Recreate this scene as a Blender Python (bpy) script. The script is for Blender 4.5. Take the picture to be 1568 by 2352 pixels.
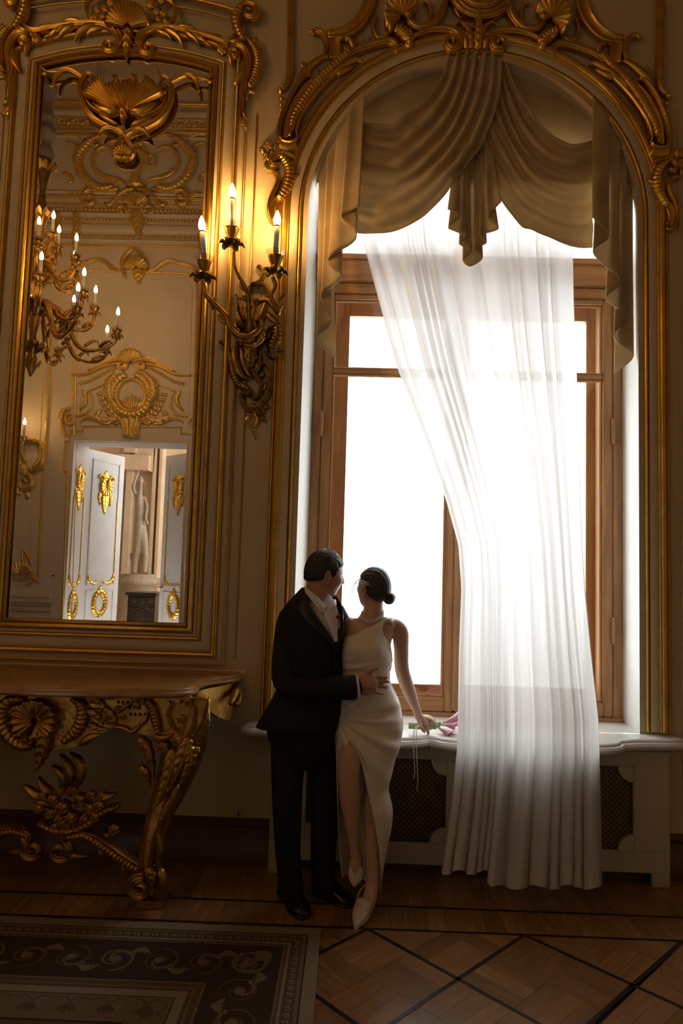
import bpy, bmesh, math, random
import numpy as np
from mathutils import Vector, Matrix

for o in list(bpy.data.objects): bpy.data.objects.remove(o)
SC = bpy.context.scene
COL = SC.collection
random.seed(7)
PI = math.pi

# ------------------------------------------------------------------ camera
F = 1568.0
PITCH, ROLL, YAW = [math.radians(a) for a in (4.406, 1.7076, -1.0195)]
CAM = np.array([0.0, -4.05, 1.72])
_f = np.array([math.sin(YAW)*math.cos(PITCH), math.cos(YAW)*math.cos(PITCH), math.sin(PITCH)])
_r = np.array([math.cos(YAW), -math.sin(YAW), 0.0])
_u = np.cross(_r, _f)
_r2 = math.cos(ROLL)*_r + math.sin(ROLL)*_u
_u2 = -math.sin(ROLL)*_r + math.cos(ROLL)*_u
cam = bpy.data.cameras.new('camera')
cam.sensor_fit = 'VERTICAL'; cam.sensor_height = 36.0; cam.sensor_width = 24.0
cam.lens = F/2352*36.0; cam.clip_start = 0.05; cam.clip_end = 200
camo = bpy.data.objects.new('camera', cam); COL.objects.link(camo)
m = Matrix.Identity(4)
for i in range(3):
    m[i][0] = _r2[i]; m[i][1] = _u2[i]; m[i][2] = -_f[i]; m[i][3] = CAM[i]
camo.matrix_world = m
SC.camera = camo

# ------------------------------------------------------------------ sky, light, exposure
SKY = 6.2
world = bpy.data.worlds.new('overcast_sky'); SC.world = world
world.use_nodes = True
bg = world.node_tree.nodes['Background']
bg.inputs[0].default_value = (0.94, 0.97, 1.0, 1); bg.inputs[1].default_value = SKY
SC.view_settings.view_transform = 'Standard'
SC.view_settings.look = 'None'
SC.view_settings.exposure = 0.0
SC.view_settings.gamma = 1.0
SC.view_settings.use_curve_mapping = False
SC.cycles.use_denoising = True
SC.cycles.max_bounces = 7
SC.cycles.diffuse_bounces = 3
SC.cycles.glossy_bounces = 4
SC.cycles.transmission_bounces = 4
SC.cycles.transparent_max_bounces = 14
SC.cycles.use_adaptive_sampling = True
SC.cycles.adaptive_threshold = .03
SC.cycles.caustics_reflective = False
SC.cycles.caustics_refractive = False
SC.cycles.sample_clamp_indirect = 4.0
BULB = 230.0            # emission of the candle bulbs
WARM = (1.0, 0.60, 0.23)

pl = bpy.data.lights.new('window_portal', 'AREA')   # sampling portal for the sky in the window opening
pl.shape = 'RECTANGLE'; pl.size = 2.3; pl.size_y = 4.4
pl.cycles.is_portal = True
plo = bpy.data.objects.new('window_portal', pl); COL.objects.link(plo)
plo.location = (0.68, 0.62, 2.85); plo.rotation_euler = (-PI/2, 0, 0)

# ------------------------------------------------------------------ projection helpers
def ray(x, y): return _f + (x-784)/F*_r2 - (y-1176)/F*_u2
def UY(x, y, Y=0.0):
    d = ray(x, y); return CAM + d*((Y-CAM[1])/d[1])
def UZ(x, y, Z=0.0):
    d = ray(x, y); return CAM + d*((Z-CAM[2])/d[2])
WOPP = 5.6             # the opposite wall stands at Y = -WOPP
MGL = -0.03            # plane of the mirror glass
def RY(x, y, Y):       # point seen in the mirror, at real depth Y
    p = UY(x, y, 2*MGL-Y); return np.array([p[0], Y, p[2]])

# ------------------------------------------------------------------ materials
MATS = {}
def nt(name):
    m = bpy.data.materials.new(name); m.use_nodes = True
    n = m.node_tree; n.nodes.clear()
    out = n.nodes.new('ShaderNodeOutputMaterial'); MATS[name] = m
    return m, n, out
def L(n, a, b): n.links.new(a, b)
def noise_col(n, c1, c2, scale, detail=4, lo=.35, hi=.65, stretch=(1,1,1), dist=0.0):
    tc = n.nodes.new('ShaderNodeTexCoord'); mp = n.nodes.new('ShaderNodeMapping')
    mp.inputs['Scale'].default_value = stretch
    nz = n.nodes.new('ShaderNodeTexNoise'); nz.inputs['Scale'].default_value = scale
    nz.inputs['Detail'].default_value = detail; nz.inputs['Distortion'].default_value = dist
    cr = n.nodes.new('ShaderNodeValToRGB')
    cr.color_ramp.elements[0].position = lo; cr.color_ramp.elements[1].position = hi
    cr.color_ramp.elements[0].color = (*c1, 1); cr.color_ramp.elements[1].color = (*c2, 1)
    L(n, tc.outputs['Object'], mp.inputs[0]); L(n, mp.outputs[0], nz.inputs['Vector'])
    L(n, nz.outputs['Fac'], cr.inputs[0])
    return cr.outputs[0], nz, mp
def mat(name, c1, c2=None, rough=.5, metal=0.0, scale=8, bump=0.0, bscale=None, stretch=(1,1,1), lo=.35, hi=.65,
        dist=0.0, sheen=0.0, sss=0.0, rough2=None, spec=.5, coat=0.0, randcol=0.0):
    m, n, out = nt(name)
    b = n.nodes.new('ShaderNodeBsdfPrincipled')
    col, nz, mp = noise_col(n, c1, c2 or c1, scale, lo=lo, hi=hi, stretch=stretch, dist=dist)
    if randcol:
        oi = n.nodes.new('ShaderNodeObjectInfo'); hs = n.nodes.new('ShaderNodeHueSaturation')
        mr = n.nodes.new('ShaderNodeMapRange'); mr.inputs[3].default_value = 1-randcol; mr.inputs[4].default_value = 1+randcol
        L(n, oi.outputs['Random'], mr.inputs[0]); L(n, mr.outputs[0], hs.inputs['Value']); L(n, col, hs.inputs['Color'])
        col = hs.outputs[0]
        vm = n.nodes.new('ShaderNodeVectorMath'); vm.operation = 'ADD'     # every piece has its own grain
        sc = n.nodes.new('ShaderNodeMath'); sc.operation = 'MULTIPLY'; sc.inputs[1].default_value = 37.0
        L(n, oi.outputs['Random'], sc.inputs[0]); L(n, mp.outputs[0], vm.inputs[0]); L(n, sc.outputs[0], vm.inputs[1])
        L(n, vm.outputs[0], nz.inputs['Vector'])
    L(n, col, b.inputs['Base Color'])
    b.inputs['Roughness'].default_value = rough; b.inputs['Metallic'].default_value = metal
    b.inputs['Specular IOR Level'].default_value = spec
    if coat: b.inputs['Coat Weight'].default_value = coat; b.inputs['Coat Roughness'].default_value = .15
    if sheen: b.inputs['Sheen Weight'].default_value = sheen
    if sss:
        b.inputs['Subsurface Weight'].default_value = sss; b.inputs['Subsurface Radius'].default_value = (.012,.005,.003)
        b.inputs['Subsurface Scale'].default_value = .6
    if rough2 is not None:
        mr = n.nodes.new('ShaderNodeMapRange'); mr.inputs[3].default_value = rough; mr.inputs[4].default_value = rough2
        L(n, nz.outputs['Fac'], mr.inputs[0]); L(n, mr.outputs[0], b.inputs['Roughness'])
    if bump:
        bz = n.nodes.new('ShaderNodeTexNoise'); bz.inputs['Scale'].default_value = bscale or scale*4; bz.inputs['Detail'].default_value = 5
        L(n, mp.outputs[0], bz.inputs['Vector'])
        bp = n.nodes.new('ShaderNodeBump'); bp.inputs['Strength'].default_value = bump; bp.inputs['Distance'].default_value = .01
        L(n, bz.outputs['Fac'], bp.inputs['Height']); L(n, bp.outputs[0], b.inputs['Normal'])
    L(n, b.outputs[0], out.inputs[0]); return m
def emis(name, col, s):
    m, n, out = nt(name); e = n.nodes.new('ShaderNodeEmission')
    e.inputs[0].default_value = (*col, 1); e.inputs[1].default_value = s; L(n, e.outputs[0], out.inputs[0]); return m
def cloth(name, col, col2, transp, transl, scale=3, rough=.8, sheen=0.0, tcol=None):
    """thin cloth: diffuse front, light shining through, open weave"""
    m, n, out = nt(name)
    c, nz, mp = noise_col(n, col, col2, scale)
    d = n.nodes.new('ShaderNodeBsdfPrincipled'); d.inputs['Roughness'].default_value = rough
    d.inputs['Specular IOR Level'].default_value = .2
    if sheen: d.inputs['Sheen Weight'].default_value = sheen; d.inputs['Sheen Roughness'].default_value = .35
    t = n.nodes.new('ShaderNodeBsdfTranslucent')
    L(n, c, d.inputs['Base Color'])
    if tcol: t.inputs[0].default_value = (*tcol, 1)
    else: L(n, c, t.inputs[0])
    mx = n.nodes.new('ShaderNodeMixShader'); mx.inputs[0].default_value = transl
    L(n, d.outputs[0], mx.inputs[1]); L(n, t.outputs[0], mx.inputs[2]); s = mx.outputs[0]
    if transp:
        tr = n.nodes.new('ShaderNodeBsdfTransparent'); m2 = n.nodes.new('ShaderNodeMixShader'); m2.inputs[0].default_value = transp
        L(n, s, m2.inputs[1]); L(n, tr.outputs[0], m2.inputs[2]); s = m2.outputs[0]
    L(n, s, out.inputs[0]); return m
def glassmat(name, col=(1,1,1), refl=.06, rough=0.0):
    m, n, out = nt(name)
    t = n.nodes.new('ShaderNodeBsdfTransparent'); t.inputs[0].default_value = (*col, 1)
    g = n.nodes.new('ShaderNodeBsdfGlossy'); g.inputs['Roughness'].default_value = rough
    mx = n.nodes.new('ShaderNodeMixShader'); mx.inputs[0].default_value = refl
    L(n, t.outputs[0], mx.inputs[1]); L(n, g.outputs[0], mx.inputs[2]); L(n, mx.outputs[0], out.inputs[0]); return m

mat('wall_paint', (.58,.43,.23), (.54,.395,.205), rough=.55, scale=3, bump=.03, bscale=60)
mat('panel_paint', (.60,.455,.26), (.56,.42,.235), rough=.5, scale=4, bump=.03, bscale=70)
mat('opposite_paint', (.76,.66,.53), (.72,.62,.49), rough=.6, scale=3)
mat('ceiling_paint', (.62,.50,.34), (.58,.47,.32), rough=.7, scale=2)
mat('gold', (.75,.47,.095), (.62,.34,.05), rough=.22, rough2=.42, metal=1.0, scale=14, bump=.12, bscale=80)
mat('gold_paint', (.66,.41,.08), (.54,.30,.045), rough=.30, rough2=.46, metal=.9, scale=9, bump=.06, bscale=60)
mat('gold_bright', (.95,.70,.24), (.86,.56,.14), rough=.22, rough2=.36, metal=.62, scale=12, bump=.1, bscale=60)
mat('bronze', (.42,.25,.07), (.26,.14,.035), rough=.26, rough2=.45, metal=1.0, scale=25, bump=.15, bscale=90)
mat('wood_window', (.46,.225,.085), (.33,.15,.05), rough=.42, scale=5, stretch=(6,6,.6), bump=.1, bscale=30, dist=.4)
mat('wood_window_flat', (.46,.225,.085), (.33,.15,.05), rough=.42, scale=5, stretch=(.6,6,6), bump=.1, bscale=30, dist=.4)
mat('reveal_white', (.80,.78,.73), (.74,.72,.66), rough=.6, scale=4, lo=.3, hi=.45)
mat('marble_white', (.74,.71,.66), (.62,.59,.54), rough=.22, scale=6, dist=1.2)
mat('marble_gold', (.46,.24,.085), (.36,.17,.05), rough=.2, scale=7, dist=1.5, stretch=(1,2,1))
mat('radiator_paint', (.50,.42,.28), (.45,.37,.24), rough=.5, scale=5)
mat('baseboard_wood', (.13,.058,.026), (.09,.04,.018), rough=.35, scale=5, stretch=(.5,4,4))
mat('oak', (.33,.17,.06), (.21,.10,.033), rough=.22, rough2=.36, scale=7, stretch=(10,.8,4), bump=.05, bscale=40, dist=.8, randcol=.22)
mat('dark_inlay', (.022,.012,.008), rough=.3)
mat('subfloor', (.05,.025,.012), rough=.5)
mat('rug_border', (.32,.25,.17), (.27,.21,.14), rough=.95, scale=40)
mat('candle', (.80,.76,.70), rough=.5, sss=.2)
emis('bulb', (1.0,.56,.20), BULB)
emis('bulb_dim', (1.0,.58,.22), BULB*.36)
glassmat('crystal', (.97,.96,.94), .18, .03)
glassmat('pane_glass', (.98,.99,.99), .05)
mm, n_, o_ = nt('mirror_glass')
g_ = n_.nodes.new('ShaderNodeBsdfGlossy'); g_.inputs['Roughness'].default_value = 0.0
g_.inputs[0].default_value = (.95,.92,.87,1); L(n_, g_.outputs[0], o_.inputs[0])
mat('black_gap', (.01,.008,.006), rough=.8)

# ------------------------------------------------------------------ object helpers
def link(name, me, m=None, parent=None, smooth=True, kind=None):
    if m is not None: me.materials.append(MATS[m] if isinstance(m, str) else m)
    if smooth: me.polygons.foreach_set('use_smooth', [True]*len(me.polygons))
    o = bpy.data.objects.new(name, me); COL.objects.link(o)
    if parent is not None: o.parent = parent
    if kind: o['kind'] = kind
    return o
def tag(o, label=None, cat=None, group=None, kind=None):
    if label: o['label'] = label
    if cat: o['category'] = cat
    if group: o['group'] = group
    if kind: o['kind'] = kind
    return o
def empty(name, loc, label=None, cat=None, group=None, kind=None):
    """an Empty at the thing's base; children meshes are written in world coordinates, so it stays at the origin of its parts"""
    o = bpy.data.objects.new(name, None); COL.objects.link(o)
    o.location = loc; o.empty_display_size = .05
    return tag(o, label, cat, group, kind)
class MB:
    def __init__(s): s.v = []; s.f = []; s.n = 0
    def add(s, v, f):
        b = s.n; v = np.asarray(v, float).reshape(-1, 3); s.v.append(v); s.n += len(v)
        s.f += [tuple(i+b for i in q) for q in f]; return s
    def box(s, a, b):
        x0,y0,z0 = a; x1,y1,z1 = b
        return s.add([(x0,y0,z0),(x1,y0,z0),(x1,y1,z0),(x0,y1,z0),(x0,y0,z1),(x1,y0,z1),(x1,y1,z1),(x0,y1,z1)],
              [(0,3,2,1),(4,5,6,7),(0,1,5,4),(1,2,6,5),(2,3,7,6),(3,0,4,7)])
    def grid(s, P, cu=False, cv=False):
        P = np.asarray(P, float); nu, nv = P.shape[:2]; f = []
        for i in range(nu if cu else nu-1):
            for j in range(nv if cv else nv-1):
                f.append((i*nv+j, ((i+1)%nu)*nv+j, ((i+1)%nu)*nv+(j+1)%nv, i*nv+(j+1)%nv))
        return s.add(P.reshape(-1, 3), f)
    def mesh(s, name, loc=None):
        v = np.concatenate(s.v)
        if loc is not None: v = v - np.asarray(loc, float)
        me = bpy.data.meshes.new(name); me.from_pydata(v.tolist(), [], s.f); me.update(); return me
    def build(s, name, m, parent=None, smooth=True, kind=None, bevel=0, fix=True):
        loc = parent_loc(parent)
        me = s.mesh(name, loc)
        if fix:
            bm = bmesh.new(); bm.from_mesh(me); bmesh.ops.recalc_face_normals(bm, faces=bm.faces)
            if bevel: bmesh.ops.bevel(bm, geom=[e for e in bm.edges if len(e.link_faces) == 2 and e.calc_face_angle(0) > .6], offset=bevel, segments=2, affect='EDGES')
            bm.to_mesh(me); bm.free()
        o = link(name, me, m, parent, smooth, kind)
        if smooth == 'auto': autosmooth(o)
        return o
def autosmooth(o, ang=.6):
    me = o.data
    bm = bmesh.new(); bm.from_mesh(me)
    for e in bm.edges:
        if len(e.link_faces) == 2 and e.calc_face_angle(0) > ang: e.smooth = False
    bm.to_mesh(me); bm.free()
def parent_loc(p):
    loc = np.zeros(3)
    while p is not None: loc += np.array(p.location); p = p.parent
    return loc
def catmull(P, n):
    P = np.asarray(P, float)
    if len(P) < 3:
        t = np.linspace(0, 1, n)[:, None]; return P[0]*(1-t)+P[-1]*t
    Q = np.vstack([2*P[0]-P[1], P, 2*P[-1]-P[-2]])
    d = np.maximum(np.linalg.norm(np.diff(P, axis=0), axis=1), 1e-6)**.8; T = np.concatenate([[0], np.cumsum(d)]); T /= T[-1]
    out = []
    for t in np.linspace(0, 1, n):
        i = min(max(np.searchsorted(T, t, 'right')-1, 0), len(P)-2)
        u = (t-T[i])/(T[i+1]-T[i]); p0,p1,p2,p3 = Q[i:i+4]
        out.append(.5*((2*p1)+(p2-p0)*u+(2*p0-5*p1+4*p2-p3)*u*u+(3*p1-p0-3*p2+p3)*u**3))
    return np.array(out)
def interp(vals, t):
    vals = np.asarray(vals, float)
    return np.interp(t, np.linspace(0, 1, len(vals)), vals) if vals.ndim == 1 else np.interp(t, vals[:,0], vals[:,1])
def tube(path, r, m=8, cap=True, flat=None):
    """tube along a 3-D path, radius r (scalar or list over the length); returns verts grid (N,m,3)"""
    P = np.asarray(path, float); N = len(P)
    R = np.full(N, r) if np.isscalar(r) else interp(r, np.linspace(0, 1, N))
    T = np.gradient(P, axis=0); T /= np.maximum(np.linalg.norm(T, axis=1), 1e-9)[:, None]
    up = np.array([0,0,1.]) if abs(T[0][2]) < .9 else np.array([1.,0,0])
    n = np.cross(T[0], up); n /= np.linalg.norm(n); out = []
    a = np.linspace(0, 2*PI, m, endpoint=False)
    for i in range(N):
        n = n - T[i]*(n@T[i]); n /= np.linalg.norm(n); b = np.cross(T[i], n)
        out.append(P[i] + R[i]*(np.cos(a)[:,None]*n + np.sin(a)[:,None]*b))
    return np.array(out)
def add_tube(mb, path, r, m=8):
    G = tube(path, r, m); N = len(G); b = mb.n
    mb.grid(G, cv=True)
    mb.f.append(tuple(b+j for j in range(m))[::-1]); mb.f.append(tuple(b+(N-1)*m+j for j in range(m)))
    return mb
def lathe(mb, prof, c, m=20, axis='z', flute=0, fl=0.0):
    """prof: list of (radius, height) about centre c"""
    a = np.linspace(0, 2*PI, m, endpoint=False); G = []
    for r, h in prof:
        rr = r*(1+fl*np.cos(flute*a)) if flute else np.full(m, r)
        if axis == 'z': G.append(np.stack([c[0]+rr*np.cos(a), c[1]+rr*np.sin(a), np.full(m, c[2]+h)], 1))
        else: G.append(np.stack([c[0]+rr*np.cos(a), np.full(m, c[1]+h), c[2]+rr*np.sin(a)], 1))
    b = mb.n; mb.grid(np.array(G), cv=True); N = len(prof)
    mb.f.append(tuple(b+j for j in range(m))); mb.f.append(tuple(b+(N-1)*m+j for j in range(m))[::-1])
    return mb
def moulding(pts, prof, Y, out=-1, closed=False):
    """sweep a profile [(across, outward)] along a polyline of (X, Z) on a wall plane, mitred; across is to the left of travel"""
    P = np.asarray(pts, float); N = len(P); G = []
    for i in range(N):
        a = P[(i-1) % N] if (closed or i) else None; c = P[(i+1) % N] if (closed or i < N-1) else None
        d1 = (P[i]-a) if a is not None else (c-P[i]); d2 = (c-P[i]) if c is not None else (P[i]-a)
        d1 = d1/np.linalg.norm(d1); d2 = d2/np.linalg.norm(d2)
        n1 = np.array([-d1[1], d1[0]]); n2 = np.array([-d2[1], d2[0]]); nn = n1+n2; nn /= max(1e-6, nn@n1)
        G.append([(P[i][0]+nn[0]*u, Y+out*w, P[i][1]+nn[1]*u) for u, w in prof])
    mb = MB(); mb.grid(np.array(G), cu=closed); return mb
def arc(cx, cz, r, a0, a1, n):
    return [(cx+r*math.cos(math.radians(a0+(a1-a0)*i/(n-1))), cz+r*math.sin(math.radians(a0+(a1-a0)*i/(n-1)))) for i in range(n)]
def rprof(w, h, n=7, base=0.0):
    """half-round profile of width w, height h, centred"""
    return [(-w/2, 0)]+[(-w/2*math.cos(PI*i/(n-1)), base+h*math.sin(PI*i/(n-1))) for i in range(n)]+[(w/2, 0)]
# ================================================================== THE SETTING
XL, XR, ZT = -7.2, 3.1, 8.9
OC, OR_, OS = 0.676, 1.009, 3.89        # window opening: arch centre X, radius, springing Z
SILL = 0.78
OX0, OX1 = OC-OR_, OC+OR_
ROOMLBL = {}
def structure(o, label):
    o['kind'] = 'structure'; o['label'] = label; return o

# --- window wall
mb = MB()
def quad(mb, a, b, c, d): mb.add([a, b, c, d], [(0,1,2,3)])
quad(mb, (XL,0,-.1),(OX0,0,-.1),(OX0,0,ZT),(XL,0,ZT))
quad(mb, (OX1,0,-.1),(XR,0,-.1),(XR,0,ZT),(OX1,0,ZT))
quad(mb, (OX0,0,-.1),(OX1,0,-.1),(OX1,0,SILL),(OX0,0,SILL))
A = arc(OC, OS, OR_, 180, 0, 49)
for (x0,z0),(x1,z1) in zip(A[:-1], A[1:]): quad(mb, (x0,0,z0),(x1,0,z1),(x1,0,ZT),(x0,0,ZT))
structure(mb.build('wall_back', 'wall_paint', smooth=False), 'ochre cream painted wall around the tall arched window')
# --- white plastered reveal of the window opening
mb = MB(); RC, RR = 0.71, 0.995
path0 = [(OX0,SILL)]+A+[(OX1,SILL)]
path1 = [(RC-RR,SILL)]+arc(RC, OS, RR, 180, 0, 49)+[(RC+RR,SILL)]
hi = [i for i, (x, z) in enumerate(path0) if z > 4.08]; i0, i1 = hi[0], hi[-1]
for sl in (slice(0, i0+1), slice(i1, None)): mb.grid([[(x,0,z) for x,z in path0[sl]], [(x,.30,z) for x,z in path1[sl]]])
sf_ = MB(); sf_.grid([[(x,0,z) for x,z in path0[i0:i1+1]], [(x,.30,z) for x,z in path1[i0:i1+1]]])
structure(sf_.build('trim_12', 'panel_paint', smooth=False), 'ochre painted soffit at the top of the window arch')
mb.grid([[(x,.30,z) for x,z in path1], [(x,.62,z) for x,z in path1]])
structure(mb.build('trim_1', 'reveal_white', smooth=False), 'white plastered splayed reveal inside the arched window opening')
mb = MB(); mb.box((RC-RR,.30,0.70),(RC+RR,.62,SILL-.002))
structure(mb.build('trim_2', 'reveal_white', smooth=False), 'white outer ledge under the window frame')
# --- room shell
mb = MB(); quad(mb, (XL,0,0),(XL,-WOPP,0),(XL,-WOPP,ZT),(XL,0,ZT))
structure(mb.build('wall_left', 'wall_paint', smooth=False), 'cream end wall of the room far beside the mirror')
mb = MB(); quad(mb, (XR,0,0),(XR,-WOPP,0),(XR,-WOPP,ZT),(XR,0,ZT))
structure(mb.build('wall_right', 'wall_paint', smooth=False), 'cream side wall of the room beyond the window')
mb = MB(); quad(mb, (XL,0,ZT),(XR,0,ZT),(XR,-WOPP,ZT),(XL,-WOPP,ZT))
structure(mb.build('ceiling', 'ceiling_paint', smooth=False), 'high painted ceiling above the room')
# --- opposite wall with door opening
DX0, DX1, DZ = -4.02, -2.40, 3.38
mb = MB(); yo = -WOPP
quad(mb, (XL,yo,0),(DX0,yo,0),(DX0,yo,ZT),(XL,yo,ZT)); quad(mb, (DX1,yo,0),(XR,yo,0),(XR,yo,ZT),(DX1,yo,ZT))
quad(mb, (DX0,yo,DZ),(DX1,yo,DZ),(DX1,yo,ZT),(DX0,yo,ZT))
structure(mb.build('wall_front', 'opposite_paint', smooth=False), 'pale beige panelled wall with the doorway, seen in the mirror')

# --- floor: dark ground, oak planks and inlay lines
fl = MB(); quad(fl, (XL,0,-.012),(XR,0,-.012),(XR,-WOPP,-.012),(XL,-WOPP,-.012))
floor = structure(fl.build('floor', 'subfloor', smooth=False), 'oak parquet floor with dark inlaid diamond lines')
LB, LA = -0.438, -0.662                 # the two dark border lines run parallel to the window wall
LW = .018
def strip(x0, x1, y0, y1):
    mb = MB(); mb.box((x0,y0,-.012),(x1,y1,.0006)); mb.build('inlay_line', 'dark_inlay', floor, smooth=False)
strip(XL, XR, LB-LW/2, LB+LW/2); strip(XL, XR, LA-LW/2, LA+LW/2)
def plank(poly, ang):
    """one board: polygon in floor XY; its grain runs along ang"""
    c = np.mean(poly, axis=0); ca, sa = math.cos(-ang+PI/2), math.sin(-ang+PI/2)
    loc = [((x-c[0])*ca-(y-c[1])*sa, (x-c[0])*sa+(y-c[1])*ca) for x, y in poly]
    n = len(poly); cx = 0
    shr = .0012
    ins = []
    for x, y in loc:
        r = math.hypot(x, y); ins.append((x*(1-shr/max(r,.02)), y*(1-shr/max(r,.02))))
    dz = random.uniform(-.0006, .0006)
    v = [(x,y,-.012) for x,y in ins]+[(x,y,dz) for x,y in ins]
    f = [tuple(range(n, 2*n))]+[(i,(i+1)%n,n+(i+1)%n,n+i) for i in range(n)]
    me = bpy.data.meshes.new('plank'); me.from_pydata(v, [], f); me.update()
    o = link('plank', me, 'oak', floor, smooth=False); o.location = (c[0], c[1], 0); o.rotation_euler = (0,0,ang-PI/2)
    return o
PWD = .092
x = -2.25
while x < 2.2:
    plank([(x,LB+LW/2),(x+PWD,LB+LW/2),(x+PWD,-.0),(x,-.0)], PI/2)
    plank([(x,LA+LW/2),(x+PWD,LA+LW/2),(x+PWD,LB-LW/2),(x,LB-LW/2)], PI/2)
    x += PWD
mb = MB()
for a, b in ((XL,-2.25),(2.2,XR)): mb.box((a,LA+LW/2,-.012),(b,0,0))
mb.build('far_boards', 'oak', floor, smooth=False, kind='stuff')
# diamonds: lattice of squares at 45 degrees; vertices at (0.124 + k*0.74, LA)
DG = .74; s2 = math.sqrt(.5); SD = DG*s2          # square side
LI = .020                                          # inlay width
def clip(poly, ymax):
    out = []
    for i in range(len(poly)):
        a, b = poly[i], poly[(i+1) % len(poly)]
        if a[1] <= ymax: out.append(a)
        if (a[1] <= ymax) != (b[1] <= ymax):
            t = (ymax-a[1])/(b[1]-a[1]); out.append((a[0]+(b[0]-a[0])*t, ymax))
    return out
def from_uv(u, v): return (.124+(u-v)*s2, LA+(u+v)*s2)
YTOP = LA-LW/2
def visible(cx, cy): return cy > -1.75 and -.45 < cx < 2.15
big = MB()
for i in range(-9, 9):
    for j in range(-9, 9):
        u0, v0 = i*SD, j*SD
        cx, cy = from_uv(u0+SD/2, v0+SD/2)
        if cy-DG/2 > YTOP or cy < -2.6 or not (-3.2 < cx < 2.9): continue
        see = visible(cx, cy)
        h = (SD-LI)/2; k = 3; w = h/k
        for bi in range(2):
            for bj in range(2):
                bu, bv = u0+LI/2+bi*h, v0+LI/2+bj*h
                for q in range(k):
                    if (bi+bj) % 2: r = [(bu+q*w,bv),(bu+(q+1)*w,bv),(bu+(q+1)*w,bv+h),(bu+q*w,bv+h)]; ang = 3*PI/4
                    else: r = [(bu,bv+q*w),(bu+h,bv+q*w),(bu+h,bv+(q+1)*w),(bu,bv+(q+1)*w)]; ang = PI/4
                    p = clip([from_uv(*t) for t in r], YTOP)
                    if len(p) < 3: continue
                    if see: plank(p, ang)
                    else:
                        c = big.n; big.add([(a,b,0) for a,b in p], [tuple(range(len(p)))])
big.build('far_parquet', 'oak', floor, smooth=False, kind='stuff')
for k in range(-9, 10):                            # inlay lines of the lattice, cut at the border
    for d in (0, 1):
        q = [(k*SD-LI/2,-8*SD),(k*SD+LI/2,-8*SD),(k*SD+LI/2,8*SD),(k*SD-LI/2,8*SD)]
        if d: q = [(b,a) for a,b in q]
        p = clip([from_uv(*t) for t in q], YTOP)
        p = [(a,max(b,-4.2)) for a,b in p]
        if len(p) < 3 or max(a for a,b in p) < -3.4 or min(a for a,b in p) > 3.2: continue
        mb = MB(); n = len(p)
        mb.add([(a,b,-.004) for a,b in p]+[(a,b,.0004) for a,b in p], [tuple(range(n,2*n))]+[(i,(i+1)%n,n+(i+1)%n,n+i) for i in range(n)])
        mb.build('inlay_line', 'dark_inlay', floor, smooth=False)

# --- baseboards
bprof = [(0,0),(0,.028),(.10,.028),(.115,.022),(.20,.020),(.215,.030),(.228,.030),(.238,.014),(.246,.008),(.250,0)]
def baseboard(name, x0, x1, Y, out, lab):
    mb = moulding([(x0,0),(x1,0)], bprof, Y, out); structure(mb.build(name, 'baseboard_wood', smooth='auto'), lab)
baseboard('baseboard_left', XL, -.425, 0, -1, 'dark brown moulded baseboard beneath the console table')
baseboard('baseboard_right', OX1+.02, XR, 0, -1, 'dark brown moulded baseboard right of the radiator cover')

# --- window frame
W = empty('window_1', (OC,.3,SILL), kind='structure'); W['label'] = 'tall brown wooden double casement window with fanlight'
def wbox(name, a, b, m='wood_window', bev=.006, parent=W):
    mb = MB(); mb.box(a, b); return mb.build(name, m, parent, smooth=False, bevel=bev)
FY0, FY1 = .28, .36
wbox('outer_post', (-.29,FY0+.01,SILL),(-.222,FY1,3.62)); wbox('outer_post', (1.64,FY0+.01,SILL),(1.71,FY1,3.62))
wbox('transom', (-.29,FY0-.02,3.56),(1.71,FY1+.02,3.735), 'wood_window_flat')
wbox('transom_ledge', (-.29,FY0-.035,3.70),(1.71,FY1+.02,3.742), 'wood_window_flat')
wbox('transom_rail', (-.222,FY0,3.485),(1.64,FY1,3.558), 'wood_window_flat')
wbox('bottom_sill', (-.29,FY0-.01,SILL-.01),(1.71,FY1,SILL+.045), 'wood_window_flat')
def casement(x0, x1, side):
    c = empty('casement', ((x0+x1)/2,.31,SILL)); c.parent = W; c.location = ((x0+x1)/2-OC, .01, 0)
    z0, z1 = SILL+.047, 3.482; s = .056
    wbox('stile', (x0,FY0+.005,z0),(x0+s,FY1-.01,z1), parent=c); wbox('stile', (x1-s,FY0+.005,z0),(x1,FY1-.01,z1), parent=c)
    wbox('rail', (x0+s,FY0+.005,z0),(x1-s,FY1-.01,z0+.085), 'wood_window_flat', parent=c)
    wbox('rail', (x0+s,FY0+.005,z1-.03),(x1-s,FY1-.01,z1), 'wood_window_flat', parent=c)
    wbox('muntin', (x0+s,FY0+.015,2.958),(x1-s,FY1-.02,2.990), 'wood_window_flat', parent=c)
    for za, zb in ((z0+.085,2.958),(2.990,z1-.03)):
        mb = MB(); mb.box((x0+s-.004,.318,za-.004),(x1-s+.004,.322,zb+.004)); mb.build('pane', 'pane_glass', c, smooth=False)
        pts = [(x0+s,za),(x1-s,za),(x1-s,zb),(x0+s,zb)]
        moulding(pts, [(0,0),(0,.012),(.006,.014),(.012,.006),(.016,0)], .318, -1, closed=True).build('bead', 'wood_window', c)
casement(-.219, .650, 0); casement(.653, 1.637, 1)
for zz in (1.36, 2.62):
    for xx in (-.222, 1.639):
        mb = MB(); lathe(mb, [(.004,-.085),(.012,-.08),(.013,0),(.011,.002),(.013,.004),(.012,.078),(.004,.085)], (xx,FY0-.004,zz), 12); mb.build('hinge', 'wood_window', W)
mb = MB(); mb.box((.640,FY0-.012,SILL+.06),(.664,FY0+.006,3.47)); mb.build('meeting_bead', 'wood_window', W, smooth=False, bevel=.004)
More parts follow.
